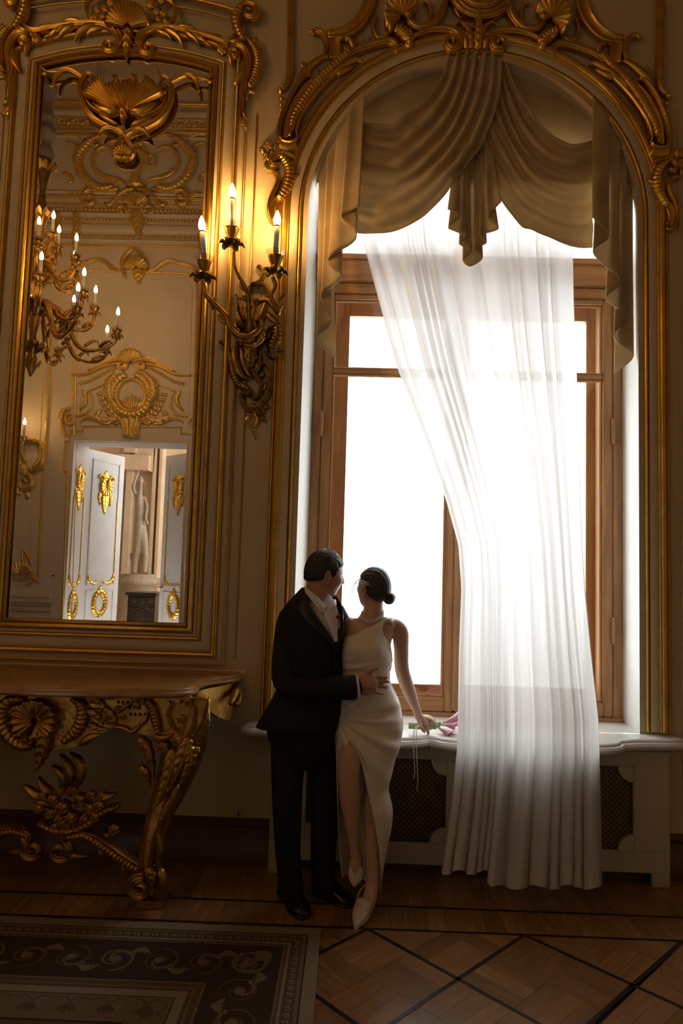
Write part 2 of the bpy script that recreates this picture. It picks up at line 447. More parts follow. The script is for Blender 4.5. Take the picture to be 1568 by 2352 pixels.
# outer leaves of the double window
OY0, OY1 = .50, .55
for a, b in (((-.30,OY0,SILL),(-.062,OY1,3.74)), ((1.545,OY0,SILL),(1.72,OY1,3.74)), ((.60,OY0,SILL),(.70,OY1,3.74))): wbox('outer_stile', a, b)
for a, b in (((-.062,OY0,SILL),(1.545,OY1,.955)), ((-.062,OY0,3.418),(1.545,OY1,3.74))): wbox('outer_rail', a, b, 'wood_window_flat', .004)
for x0, x1 in ((-.062,.60),(.70,1.545)):
    mb = MB(); mb.box((x0,.522,.955),(x1,.526,3.418)); mb.build('outer_pane', 'pane_glass', W, smooth=False)
wbox('lining', (1.60,FY1,SILL),(1.64,OY0,3.56)); wbox('lining', (-.222,FY1,SILL),(-.19,OY0,3.56))
wbox('lining', (-.22,FY1,SILL),(1.62,OY0,SILL+.03), 'wood_window_flat')
# fanlight: frame, mullion and the boarded head of the arch
def fan_arch(Y0, Y1, zc, name, m):
    mb = MB(); P = arc(RC, OS, RR, 178, 2, 41)
    up = [(x,z) for x,z in P if z > zc]
    up = [(RC-math.sqrt(max(RR**2-(zc-OS)**2,0)),zc)]+up+[(RC+math.sqrt(max(RR**2-(zc-OS)**2,0)),zc)]
    n = len(up); mb.add([(x,Y0,z) for x,z in up]+[(x,Y1,z) for x,z in up], [tuple(range(n))]+[tuple(range(2*n-1,n-1,-1))]+[(i,(i+1)%n,n+(i+1)%n,n+i) for i in range(n)])
    return mb.build(name, m, W, smooth=False)
fan_arch(.36,.44, 4.47, 'arch_board', 'reveal_white')
wbox('fanlight_rail', (-.25,FY0,4.42),(1.66,FY1,4.50), 'wood_window_flat')
wbox('fanlight_stile', (-.29,FY0,3.74),(-.20,FY1,4.2)); wbox('fanlight_stile', (1.62,FY0,3.74),(1.71,FY1,4.2)); wbox('fanlight_mullion', (.62,FY0,3.742),(.69,FY1,4.43))
mb = MB(); mb.box((-.20,.318,3.742),(1.62,.322,4.42)); mb.build('fanlight_pane', 'pane_glass', W, smooth=False)

# --- gilded mouldings around the opening (trims)
def trim(name, mb, lab, m='gold_paint'): return structure(mb.build(name, m, smooth='auto'), lab)
def arch_path(R, z0): return [(OC+R,z0)]+arc(OC, OS, R, 0, 180, 61)+[(OC-R,z0)]
ZB = SILL+.035
trim('trim_3', moulding(arch_path(OR_+.045, ZB), rprof(.022,.016), 0), 'thin gilded bead running around the arched window opening')
# flat painted architrave between the beads
trim('trim_4', moulding(arch_path(OR_+.095, ZB), [(-.036,0),(-.036,.012),(-.03,.016),(.03,.016),(.036,.012),(.036,0)], 0), 'flat painted band of the arch architrave', 'panel_paint')
trim('trim_5', moulding(arch_path(1.150, ZB), [(-.036,0),(-.036,.012),(-.028,.020),(-.020,.020),(-.016,.012),(-.012,.028),(0,.038),(.014,.034),(.02,.022),(.026,.024),(.032,.02),(.036,.008),(.036,0)], 0), 'broad gilded fluted architrave around the arched window')
# ================================================================== ORNAMENT TOOLKIT
# carved pieces are drawn as outlines on a wall plane (coordinates measured on the photograph) and get their own relief
class Plane:
    def __init__(s, Y, out=-1, mirror=False):
        s.Y, s.out, s.mirror = Y, out, mirror
        a, b = s.raw(300, 900), s.raw(400, 900); s.k = abs(b[0]-a[0])/100
    def raw(s, x, y): return RY(x, y, s.Y) if s.mirror else UY(x, y, s.Y)
    def pt(s, x, y, h=0.0):
        p = s.raw(x, y).copy(); p[1] += s.out*h*s.k; return p
    def map(s, A):
        A = np.asarray(A, float); sh = A.shape[:-1]
        return np.array([s.pt(*q) for q in A.reshape(-1, 3)]).reshape(*sh, 3)
NEAR = Plane(-.004, -1)
OPP = Plane(-WOPP+.004, 1, True)
def prof_round(m=9): a = np.linspace(PI, 0, m); return np.stack([np.cos(a), np.sin(a)], 1)
def prof_ridge(m=15):
    u = -np.cos(np.linspace(0, PI, m)); return np.stack([u, np.sqrt(np.maximum(0, 1-u**2))*(.68+.32*np.cos(2*PI*1.5*u))], 1)
def prof_cove(m=13):
    u = -np.cos(np.linspace(0, PI, m)); return np.stack([u, np.where(abs(u) > .999, 0, .45+.55*np.abs(u)**2.2)], 1)
PROF = dict(round=prof_round(), ridge=prof_ridge(), cove=prof_cove())
def spiral(c, r, a0, turns, n=14, r1=.12):
    """points of a volute from the outside in; angles in degrees, image y down; turns > 0 clockwise on screen"""
    out = []
    for i in range(n):
        t = i/(n-1); a = math.radians(a0)+turns*2*PI*t; rr = r*((1-t)+r1*t); out.append((c[0]+rr*math.cos(a), c[1]+rr*math.sin(a)))
    return out
def frame2(P):
    T = np.gradient(P, axis=0); T /= np.maximum(np.linalg.norm(T, axis=1), 1e-9)[:, None]
    return T, np.stack([-T[:,1], T[:,0]], 1)
def sweep2(pl, P, W, prof, H, z0=0.0, n=None, zadd=None, wfun=None, zfun=None):
    P = np.asarray(P, float)
    if n is None: n = int(min(70, max(8, np.linalg.norm(np.diff(P, axis=0), axis=1).sum()/4)))
    C = catmull(P, n); t = np.linspace(0, 1, n); T, N = frame2(C)
    w = interp(W, t) if not np.isscalar(W) else np.full(n, W); h = interp(H, t) if not np.isscalar(H) else np.full(n, H)
    zz = interp(z0, t) if not np.isscalar(z0) else np.full(n, z0)
    G = np.zeros((n, len(prof), 3))
    for j, (u, z) in enumerate(prof):
        ww = w*(wfun(t, u) if wfun else 1.0)
        G[:, j, 0] = C[:, 0]+N[:, 0]*u*ww; G[:, j, 1] = C[:, 1]+N[:, 1]*u*ww
        G[:, j, 2] = zz+h*z*(zfun(t, u) if zfun else 1.0)
    G[:, 0, 2] = np.minimum(G[:, 0, 2], zz*0); G[:, -1, 2] = np.minimum(G[:, -1, 2], zz*0)
    mb = MB(); b = 0; mb.grid(pl.map(G)); m = len(prof)
    mb.f.append(tuple(range(m))); mb.f.append(tuple((n-1)*m+j for j in range(m))[::-1])
    return mb
def stroke(pl, P, w, h=None, prof='round', z0=0.0, n=None):
    W = np.asarray(w, float) if not np.isscalar(w) else w
    H = (np.asarray(W)*.9 if h is None else h)
    return sweep2(pl, P, W, PROF[prof], H, z0, n)
def ribbed(pl, P, w, h, ribs, prof='round', z0=0.0, slant=.25):
    f = lambda t, u: .80+.20*np.abs(np.sin(PI*(ribs*t+slant*abs(u)*2)))
    return sweep2(pl, P, w, PROF[prof], h, z0, n=int(min(120, ribs*5+4)), wfun=f, zfun=f)
def acanthus(pl, P, w, h, lobes=5, z0=0.0, curl=.5, sharp=.34):
    """a lobed leaf along the path P, width w at its fullest"""
    u = np.array([-1,-.85,-.6,-.35,-.14,0,.14,.35,.6,.85,1]); z = np.array([0,.30,.62,.72,.60,.95,.60,.72,.62,.30,0])
    n = lobes*7+2; P = np.asarray(P, float)
    env = lambda t: np.maximum(.05, np.sin(PI*np.clip(t, 0, 1)**.75)**.65*(1-.35*t)+.10*(1-t))
    ph = lambda t, a: lobes*t-abs(a)*.9
    wf = lambda t, a: env(t)*(1-sharp*abs(a)**1.5*(1-np.abs(np.sin(PI*ph(t, a)))))
    zf = lambda t, a: env(t)**.6*(.72+.28*np.abs(np.sin(PI*ph(t, a)))) + (curl*np.clip((t-.7)/.3, 0, 1)**2 if abs(a) < .99 else 0)
    return sweep2(pl, P, w, np.stack([u, z], 1), h, z0, n=n, wfun=wf, zfun=zf)
def leaf(pl, P, w, h=None, z0=0.0, n=12):
    u = np.array([-1,-.55,-.12,0,.12,.55,1]); z = np.array([0,.8,.6,.85,.6,.8,0])
    env = lambda t, a: np.maximum(.04, np.sin(PI*np.clip(t, 0, 1)**.8)**.7)
    return sweep2(pl, P, w, np.stack([u, z], 1), h or w*.7, z0, n=n, wfun=env, zfun=env)
def shell(pl, c, R, a0, a1, ribs, h, r0=.12, aspect=1.0, z0=0.0, rot=0.0, flare=.5):
    """fan shell; angles in degrees, 0 right, 90 up"""
    na, nr = ribs*6+1, 9; G = np.zeros((nr, na, 3))
    for i in range(nr):
        q = r0+(1-r0)*i/(nr-1)
        for j in range(na):
            s = j/(na-1); a = math.radians(a0+(a1-a0)*s+rot); rib = abs(math.sin(PI*ribs*s))
            rr = R*q*(1-(.065 if i == nr-1 else .04*q)*(1-rib**.6)); edge = min(s, 1-s)*8
            G[i, j] = (c[0]+rr*math.cos(a)*aspect, c[1]-rr*math.sin(a), z0+h*(.25+.75*math.sin(PI*min(1, q*.62+.12))+flare*q**3*.6)*min(1, .5+edge)*(.74+.26*rib**.7))
    back = G[-1].copy(); back[:, 2] = 0
    G = np.concatenate([G, back[None]]); mb = MB(); mb.grid(pl.map(G)); return mb
def rose(pl, c, r, h=None, petals=5, z0=0.0, rot=0.0):
    h = h or r*.8; na, rs = petals*6, (.0,.12,.25,.36,.42,.55,.68,.74,.9,1.0); G = np.zeros((len(rs), na, 3))
    for i, q in enumerate(rs):
        for j in range(na):
            a = 2*PI*j/na+rot; lay = 0 if q <= .36 else (1 if q <= .68 else 2)
            p = abs(math.cos(petals*.5*a+lay*.9)); rr = r*q*(.80+.20*p if i > 2 else 1)
            top = (1.0-.28*lay)*h; loc = {0:q/.36,1:(q-.36)/.32,2:(q-.68)/.32}[lay]
            G[i, j] = (c[0]+rr*math.cos(a), c[1]+rr*math.sin(a), z0+top*(.55+.45*loc*p if i < 9 else .1))
    G[-1,:,2] = 0; mb = MB(); mb.grid(pl.map(G), cv=True); return mb
def bead2(mb, pl, c, r, h=None, z0=0.0, m=8):
    h = h or r; G = []
    for a in (0, 35, 65, 88):
        q = math.radians(a); G.append([(c[0]+r*math.cos(q)*math.cos(2*PI*j/m), c[1]+r*math.cos(q)*math.sin(2*PI*j/m), z0+h*math.sin(q)) for j in range(m)])
    return mb.grid(pl.map(np.array(G)), cv=True)
def beads(pl, P, r, step, z0=0.0, h=None):
    P = catmull(P, 200); d = np.concatenate([[0], np.cumsum(np.linalg.norm(np.diff(P, axis=0), axis=1))]); mb = MB()
    k = max(2, int(d[-1]/step)+1)
    for s in np.linspace(0, d[-1], k):
        bead2(mb, pl, (np.interp(s, d, P[:,0]), np.interp(s, d, P[:,1])), r, h, z0)
    return mb
def frond(pl, P, n, ln, w, side=1, ang=40, h=None, z0=2.0, taper=.5, t0=.05, t1=.95):
    """leaflets standing off one side of a path, each bent forward"""
    C = catmull(P, 60); T, N = frame2(C); mb = MB()
    for i in range(n):
        t = t0+(t1-t0)*i/max(1, n-1); k = int(t*59); a = math.radians(ang); l = ln*(1-taper*t)
        d1 = T[k]*math.cos(a)+N[k]*side*math.sin(a); d2 = T[k]*math.cos(a*.45)+N[k]*side*math.sin(a*.45)
        p0 = C[k]; p1 = p0+d1*l*.55; p2 = p1+d2*l*.5
        q = leaf(pl, [p0, p1, p2], w*(1-taper*.6*t), h, z0, n=8); mb.add(np.concatenate(q.v), q.f)
    return mb
def mirror_pts(P, ax):
    """reflect measured points across the axis line ax = ((x0,y0),(x1,y1))"""
    a, b = np.array(ax[0], float), np.array(ax[1], float); d = (b-a)/np.linalg.norm(b-a)
    P = np.asarray(P, float); r = P-a; return a+2*np.outer(r@d, d)-r
GOLD = 'gold'
def both(parent, ax, name, fn, P, *a, m=None, **k):
    """a piece and its mirror image across the axis"""
    for Q in (np.asarray(P, float), mirror_pts(P, ax)): fn(k.get('pl', NEAR) if 'pl' in k else NEAR, Q, *a, **{q: v for q, v in k.items() if q != 'pl'}).build(name, m or GOLD, parent)
# ================================================================== PIER MIRROR
MIR = empty('wall_mirror', (-1.497,0,1.33), 'tall pier mirror in a gilded carved frame above the console table', 'mirror')
MX0, MX1, MZ0, MZ1, MZC = -2.035, -.958, 1.335, 4.768, 4.853
_h = (MX1-MX0)/2; _s = MZC-MZ1; _R = (_h*_h+_s*_s)/(2*_s); _cz = MZC-_R; _a = math.degrees(math.asin(_h/_R)); MXC = (MX0+MX1)/2
def mir_outline(off=0.0, n=25):
    R = _R+off; h = _h+off; a = math.degrees(math.asin(h/R)); return [(MX0-off,MZ0-off),(MX1+off,MZ0-off)]+arc(MXC, _cz, R, 90-a, 90+a, n)
P = mir_outline(.012); n = len(P)
mb = MB(); mb.add([(x,MGL,z) for x,z in P], [tuple(range(n))]); mb.build('glass', 'mirror_glass', MIR, smooth=False, fix=False)
mb = MB(); PB = mir_outline(.225); n = len(PB)
mb.add([(x,-.001,z) for x,z in PB]+[(x,-.020,z) for x,z in PB], [tuple(range(n,2*n))]+[(i,(i+1)%n,n+(i+1)%n,n+i) for i in range(n)])
mb.build('backboard', 'panel_paint', MIR, smooth=False)
def mframe(off, w, h, name, m='gold_paint', base=.018):
    mb = moulding(mir_outline(off+w/2), rprof(w, h, 9, base), 0, -1, closed=True); return mb.build(name, m, MIR, smooth='auto')
# inner edge step, then gilded rolls between painted coves
moulding(mir_outline(.0), [(-.001,.028),(-.001,.052),(.012,.056),(.016,.045)], 0, -1, True).build('inner_lip', 'gold_paint', MIR, smooth='auto')
moulding(mir_outline(.0), [(.0,.018),(-.004,.05),(-.012,.062),(-.024,.060),(-.030,.050),(-.038,.046),(-.042,.018)], 0, -1, True).build('inner_roll', 'gold', MIR, smooth='auto')
moulding(mir_outline(.0), [(-.040,.018),(-.042,.040),(-.060,.034),(-.060,.018)], 0, -1, True).build('painted_cove', 'panel_paint', MIR, smooth='auto')
mframe(.060, .024, .022, 'middle_roll', 'gold_paint', .022)
mframe(.084, .060, .006, 'painted_flat', 'panel_paint', .020)
mframe(.147, .033, .030, 'outer_roll', 'gold_paint', .018)
mframe(.182, .030, .004, 'painted_flat', 'panel_paint', .018)
mframe(.212, .010, .012, 'edge_bead', 'gold_paint', .016)
AXM = ((294,160),(223,1430))
def MM(name, fn, P, *a, **k): both(MIR, AXM, name, fn, P, *a, **k)
PM = Plane(-.045)
# upper stage behind the crest: raised curved panel and its mouldings
top = [(410,17),(470,28),(530,44),(543,26),(490,13),(439,0),(420,-14),(360,-28)]
MM('crest_moulding', stroke, [(300,-22),(380,-14),(439,0),(490,12),(543,27)], 5, 9, 'round', pl=PM)
MM('crest_bead', stroke, [(402,15),(470,28),(532,45)], 1.8, 3, pl=PM)
# shell, keystone leaf and flowers
shell(PM, (297,74), 57, 4, 176, 15, 17, r0=.15, aspect=.90, z0=6, flare=.6).build('crest_shell', GOLD, MIR)
acanthus(PM, [(297,62),(294,90),(292,118),(291,140)], 15, 15, 5, z0=4).build('keystone_leaf', GOLD, MIR)
for x, y, r in ((347,14,11),(361,30,8),(377,34,9),(364,47,6),(381,50,6),(352,-4,10),(372,4,9),(335,60,7),(370,58,5)):
    for q in (np.array([[x,y]]), mirror_pts([[x,y]], AXM)): rose(PM, q[0], r, r, 5, z0=4, rot=x).build('flower', GOLD, MIR)
MM('crest_hoop', stroke, [(372,-16),(384,0),(399,13),(404,32),(396,50),(383,59)], [3,5,5,5,4,2], 9, 'ridge', pl=PM)
# big C scrolls with feathered leaves
vol = spiral((340.5,114.7), 17, 200, -1.35, 18)
cs = vol[::-1]+[(319,102),(322,88),(332,77),(346,70),(360,67),(391,67),(420,73),(458,83),(488,91),(513,99),(532,95),(541,84)]
MM('scroll', stroke, cs, [3,5,7,8,9,10,9,8,7,6,5,6,7,4], 15, 'ridge', pl=PM)
MM('leaf', leaf, [(372,68),(395,78),(412,91),(421,112)], 7, 11, 6, pl=PM)
MM('leaf', leaf, [(355,70),(372,78),(386,84),(396,96)], 5, 9, 5, pl=PM)
MM('leaf', leaf, [(420,72),(437,84),(450,95),(458,108)], 6, 10, 6, pl=PM)
MM('leaf', acanthus, [(440,78),(458,90),(473,102),(488,114)], 9, 11, 3, 5, pl=PM)
MM('leaf', leaf, [(405,66),(433,65),(453,71)], 5, 9, 5, pl=PM)
MM('leaf', leaf, [(460,82),(490,87),(508,85)], 5, 9, 5, pl=PM)
# shoulder brackets
MM('shoulder_volute', stroke, spiral((573,32), 23, 210, 1.3, 18), [6,8,8,7,5,3], 16, 'ridge', pl=PM)
MM('shoulder_rib', ribbed, [(555,20),(543,40),(545,62),(552,82),(560,98)], [9,12,12,11,8], 13, 9, 'round', 4, pl=PM)
MM('shoulder_hook', stroke, [(560,62),(561,82),(572,97),(583,98),(591,92)], [3,4,5,4,5], 8, 'round', pl=PM)
MM('shoulder_shell', ribbed, [(572,100),(584,112),(592,130),(593,152),(585,180),(572,202)], [6,11,12,12,10,5], 13, 17, 'round', 3, pl=PM)
sc = spiral((537,128), 11, 200, 1.2, 12)[::-1]+[(534,112),(547,107),(562,119),(570,143),(567,168),(560,200),(554,242),(553,274),(560,290),(567,299)]
MM('shoulder_scroll', stroke, sc, [3,5,6,7,9,10,10,9,7,5,3,2], 14, 'ridge', pl=PM)
MM('leaf', leaf, [(560,140),(557,166),(548,182),(538,196)], 8, 12, 6, pl=PM)
MM('leaf', leaf, [(553,90),(540,100),(524,96)], 7, 10, 5, pl=PM)
MM('leaf', leaf, [(522,120),(530,138),(531,156)], 6, 9, 4, pl=PM)
for x, y, r in ((509,116,12),(519,106,7)):
    for q in (np.array([[x,y]]), mirror_pts([[x,y]], AXM)): rose(PM, q[0], r, r*.9, 6, z0=5).build('flower', GOLD, MIR)
MM('tail_hook', stroke, [(566,230),(567,218),(574,211),(585,215)], [2,3,4,3], 6, pl=PM)
MM('tail_leaf', leaf, [(556,255),(562,268),(568,276)], 4, 7, 3, pl=PM)
MM('tail_leaf', leaf, [(556,280),(561,292),(568,300)], 4, 7, 3, pl=PM)

# ------------------------------------------------------------------ gilded cartouche hung in front of the mirror
CAR = empty('hanging_cartouche', (-1.36,-.075,4.2), 'carved gilt shell cartouche hung on wires before the mirror top', 'wall ornament')
PC = Plane(-.070); AXC = ((292,170),(284,366))
def CC(name, fn, P, *a, **k): both(CAR, AXC, name, fn, P, *a, pl=PC, **k)
CC('scroll', stroke, [(371,190),(373,182),(381,181),(391,194),(395,215),(389,242),(374,267),(353,284),(332,294),(303,303),(284,316),(270,334),(262,348),(266,361),(276,367),(285,366)], [4,5,7,7,7,7,7,7,7,6,6,5,5,5,4], 13, 'ridge')
CC('arm', stroke, [(388,192),(408,180),(429,173),(446,182),(455,197),(457,213)], [5,6,6,6,5,2], 10, 'ridge')
CC('arm_leaf', stroke, [(432,174),(454,181),(474,182),(484,176),(489,167)], [2,4,4,4,2], 7)
CC('arm_leaf', leaf, [(470,182),(480,188),(489,186)], 4, 6, 3)
shell(PC, (288,270), 72, 50, 130, 11, 18, r0=.15, aspect=1.1, z0=6, flare=.4).build('shell_fan', GOLD, CAR)
for sgn in (1, -1):
    shell(PC, (288+sgn*8,266), 88, 90-sgn*90+sgn*24, 90-sgn*90+sgn*62, 7, 16, r0=.12, aspect=1.05, z0=9, flare=.8).build('shell_fan', GOLD, CAR)
    stroke(PC, [(288+sgn*74,224),(288+sgn*82,208),(288+sgn*84,196)], [3,6,3], 12, 'ridge', z0=6).build('shell_lip', GOLD, CAR)
    leaf(PC, [(288+sgn*6,250),(288+sgn*30,262),(288+sgn*58,252),(288+sgn*76,236)], 10, 14, 8).build('shell_jowl', GOLD, CAR)
    rose(PC, (288+sgn*34,262), 6, 8, 4, z0=10).build('shell_boss', GOLD, CAR)
stroke(PC, [(268,178),(270,188),(280,195),(291,197),(302,195),(311,188),(311,177)], [5,6,6,6,6,6,5], 12, 'cove', z0=3).build('crown_curl', GOLD, CAR)
CC('inner_scroll', stroke, [(380,196),(384,214),(378,238),(362,256),(340,266),(315,268),(300,262)], [2,3,4,4,4,4,2], 8, z0=2)
CC('leaf', leaf, [(378,205),(370,212),(368,224),(374,234)], 6, 9, 3)
acanthus(PC, [(287,236),(286,258),(284,276),(283,290)], 12, 16, 4, z0=8).build('centre_leaf', GOLD, CAR)
CC('leaf', leaf, [(300,302),(318,298),(334,303),(344,317)], 7, 10, 4)
CC('leaf', leaf, [(300,290),(322,281),(342,272),(352,262)], 5, 8, 3)
shell(PC, (284,360), 25, -8, 188, 9, 9, r0=.1, z0=2).build('small_shell', GOLD, CAR)
mat('wire', (.03,.025,.02), rough=.5)
for a, b in (((356,140),(372,184)),((226,139),(216,185)),((232,140),(221,187))):
    mb = MB(); p, q = UY(*a, -.06), UY(*b, -.075); add_tube(mb, [p, (p+q)/2, q], .0013, 6); mb.build('wire', 'wire', CAR)
# ================================================================== CARVED GILDED HOOD OVER THE WINDOW ARCH
HOOD = structure(empty('trim_6', (OC,0,OS+OR_)), 'rich gilded rococo carving crowning the window arch')
def _proj(p):
    d = np.array(p)-CAM; w = d@_f; return (784+F*(d@_r2)/w, 1176-F*(d@_u2)/w)
AXA = (_proj((OC,0,5.3)), _proj((OC,0,2.0)))
PA = Plane(-.012)
def AA(name, fn, P, *a, **k): both(HOOD, AXA, name, fn, P, *a, pl=PA, **k)
AA('channel_rim', stroke, [(645,330),(641,318),(641,301),(651,264),(666,229),(682,201),(700,180),(714,176)], [7,7,6,6,6,6,6,3], 18, 'ridge')
AA('channel_bed', stroke, [(660,318),(664,280),(680,240),(700,208),(722,182)], [10,10,10,9,5], 5, 'cove')
AA('channel_rim', stroke, [(683,322),(682,301),(694,268),(717,233),(743,202),(774,174),(780,178)], [5,5,5,5,5,5,3], 14, 'round')
AA('gadroon_band', ribbed, [(668,306),(676,276),(692,247),(710,219),(733,190),(753,170),(780,145),(804,123)], [8,11,12,12,12,12,12,9], 13, 26, 'round', 6)
AA('drum', stroke, [(643,337),(662,343),(683,338)], [15,16,15], 17, 'round')
AA('drum_core', stroke, [(667,300),(667,322)], 6, 22, 'round')
AA('drum_lip', stroke, [(642,322),(650,331),(664,334),(678,331),(684,322)], [4,5,5,5,4], 20, 'round')
AA('leaf', leaf, [(672,214),(692,176),(712,157),(733,140),(751,131),(753,139)], 7, 13, 5)
AA('leaf', leaf, [(700,164),(694,152),(702,150),(708,158)], 5, 8, 3)
AA('leaf', leaf, [(736,190),(760,178),(784,160),(810,143),(830,142),(832,149)], 7, 13, 7)
AA('leaf', leaf, [(760,180),(790,166),(815,154)], 6, 10, 6)
AA('leaf', leaf, [(742,190),(738,175),(730,165)], 7, 12, 6)
AA('rim_scroll', stroke, [(742,200),(772,160),(804,129),(835,114),(866,104),(893,99),(907,107),(911,126)], [3,6,7,8,9,9,9,5], 17, 'ridge')
AA('gadroon_drum', ribbed, [(908,74),(924,82),(936,96),(940,114)], [12,17,16,10], 20, 7, 'round', 4)
AA('leaf', leaf, [(930,112),(945,98),(940,84),(926,72)], 6, 10, 14)
AA('bead_leaf', frond, [(790,118),(830,96),(880,84)], 7, 14, 4, -1, 60)
vol = spiral((1036,103), 19, -40, 1.25, 16)
AA('scroll', stroke, [(946,92),(985,76),(1026,73),(1046,80)]+vol, [5,7,9,10,10,9,7,4], 19, 'ridge')
AA('fan_leaf', acanthus, [(1079,116),(1078,92),(1071,68),(1056,56),(1046,62)], 11, 15, 5, 4)
AA('fan_leaf', leaf, [(1070,116),(1066,98),(1058,88)], 7, 12, 10)
acanthus(PA, [(1095,121),(1096,90),(1097,60),(1098,28)], 17, 20, 6, z0=8).build('centre_leaf', GOLD, HOOD)
# oval medallion at the very top
for dr, w, h in ((0,7,20),(13,5,14),(24,8,22)):
    rx, ry = 74-dr, 66-dr
    stroke(PA, [(1106+rx*math.cos(a), -20+ry*math.sin(a)) for a in np.linspace(-.35, PI+.35, 26)], w, h, 'ridge').build('medallion_ring', GOLD, HOOD)
shell(PA, (1106,-20), 46, 180, 360, 12, 10, r0=.05).build('medallion_dish', GOLD, HOOD)
AA('side_scroll', stroke, [(1028,-10),(1021,10),(1011,36),(990,62),(965,70),(944,62),(934,48)], [6,9,11,11,10,9,6], 19, 'ridge')
AA('hook', stroke, [(975,66),(985,48),(988,27),(982,10),(972,7)], [3,5,5,4,5], 9)
AA('hook', stroke, [(1040,4),(1046,30),(1058,48)], [3,5,2], 9)
def shell_pair(c, *a, **k):
    shell(PA, c, *a, **k).build('rocaille_shell', GOLD, HOOD)
for q, sgn in (((922,52),1),(tuple(mirror_pts([(922,52)], AXA)[0]),-1)):
    a0, a1 = (25,235) if sgn > 0 else (-55,155)
    shell(PA, q, 44, a0, a1, 10, 24, r0=.1, z0=4, flare=1.0, aspect=.95).build('rocaille_shell', GOLD, HOOD)
AA('shell_curl', stroke, [(912,30),(922,20),(938,22),(944,36),(938,48),(928,46)], [3,6,7,7,6,3], 26, 'ridge')
AA('shell_spike', leaf, [(905,60),(900,38),(910,18),(918,12)], 8, 14, 14)
AA('band', stroke, [(862,40),(856,66),(868,92),(890,86)], [4,5,5,3], 11)
AA('upper_band', stroke, [(852,-20),(846,8),(835,36),(811,65),(784,80),(753,84)], [11,11,11,11,10,8], 12, 'cove')
AA('upper_bead', stroke, [(864,-20),(858,10),(846,42),(815,77),(780,94)], [5,5,5,5,4], 12, 'round')
AA('upper_leaf', frond, [(846,8),(811,65),(784,79)], 4, 14, 4, 1, 35)
AA('post', stroke, [(766,86),(770,135)], 13, 10, 'cove')
AA('post_frame', stroke, [(786,96),(781,96),(780,130)], 3, 8)
AA('hook', stroke, [(744,132),(749,112),(748,97),(738,79),(724,74),(716,82)], [4,6,7,7,6,6], 14, 'ridge')
AA('hook', leaf, [(812,120),(806,100),(796,94),(794,102)], 6, 13, 5)
AA('panel_strip', stroke, [(668,-12),(667,80),(666,150),(664,182),(656,200),(646,205)], [8,8,8,9,9,6], 11, 'ridge')
for x, y, r in ((644,209,8),(646,226,5),(645,240,4.5),(645,251,3.2)):
    for q in ((x,y), tuple(mirror_pts([(x,y)], AXA)[0])):
        mb = MB(); bead2(mb, PA, q, r, r*1.3, 0, 12); mb.build('drop', GOLD, HOOD)
# corbels with flowers at the springing
for x, y, r in ((618,339,12),(611,363,9),(634,344,7),(625,356,6)):
    for q in (np.array([[x,y]]), mirror_pts([[x,y]], AXA)): rose(PA, q[0], r, r*1.2, 5, z0=4, rot=y).build('flower', GOLD, HOOD)
AA('corbel_leaf', leaf, [(612,372),(609,384),(612,392)], 4, 7, 3)
AA('corbel_leaf', leaf, [(610,350),(602,346),(596,340)], 6, 8, 3)
AA('corbel_scroll', stroke, [(679,368),(657,358),(636,358),(623,371),(629,384),(639,380)], [5,7,8,8,7,4], 17, 'ridge')
AA('corbel_rib', ribbed, [(647,364),(660,377),(666,397),(663,423),(653,445),(641,462)], [9,13,13,13,12,9], 17, 13, 'round', 3)
AA('corbel_rim', stroke, [(614,396),(624,396),(634,404),(639,416),(631,438),(621,460),(617,484),(622,506),(632,516),(641,515)], [3,5,6,6,6,5,5,5,5,3], 13, 'ridge')
AA('corbel_rim', stroke, [(644,468),(636,480),(636,498),(642,505)], [3,5,5,3], 11)
AA('corbel_bed', stroke, [(640,455),(628,478),(629,506)], [9,9,6], 5, 'cove')
AA('corbel_leaf', leaf, [(655,408),(672,410),(688,402)], 6, 11, 6)
AA('corbel_leaf', leaf, [(656,420),(670,418),(680,414)], 5, 10, 6)

# ------------------------------------------------------------------ painted and gilded panel mouldings of the window wall
def vtrim(i, x, z0, z1, w, h, lab, m='gold_paint'): structure(moulding([(x,z0),(x,z1)], rprof(w, h), 0).build('trim_%d' % i, m, smooth='auto'), lab)
_x = UY(535, 900)[0]
vtrim(7, -.672, 1.16, 4.5, .010, .012, 'thin gilded line between the mirror frame and the sconce')
vtrim(8, UY(1562,900)[0], .35, 4.6, .012, .010, 'thin painted line on the wall right of the window', 'panel_paint')
structure(moulding([(-2.38,1.075),(-.60,1.075)], rprof(.03,.012), 0).build('trim_9', 'panel_paint'), 'painted ledge moulding above the console table')
# ================================================================== CANDLE FITTINGS
def candle_set(parent, base, s, lean=(0,0), crystal=True):
    """cup, crystal drip pan, white candle tube and flame bulb standing at base (world), s = scale in metres per unit"""
    b = np.array(base, float)
    def bent(prof, name, m, mm=16, fl=0, fa=0.0):
        mb = MB(); lathe(mb, [(r*s, h*s) for r, h in prof], (0,0,0), mm, 'z', fl, fa)
        v = np.concatenate(mb.v); v[:,0] += lean[0]*v[:,2]; v[:,1] += lean[1]*v[:,2]; mb.v = [v+b]; return mb.build(name, m, parent)
    if crystal: bent([(6,-3),(14,-1.5),(20,3),(22.5,9),(21.5,9),(19,4),(13,0),(6,-1)], 'drip_pan', 'crystal', 48, 16, .05)
    bent([(6.3,-2),(6.3,64),(5.2,66)], 'candle', 'candle')
    bent([(5.6,66),(5.6,68),(5.4,70)], 'lamp_collar', 'black_gap', 12)
    bent([(4.5,69),(7,73),(8.2,79),(7.6,86),(5.2,94),(2.6,100),(.6,104)], 'bulb', 'bulb', 14)
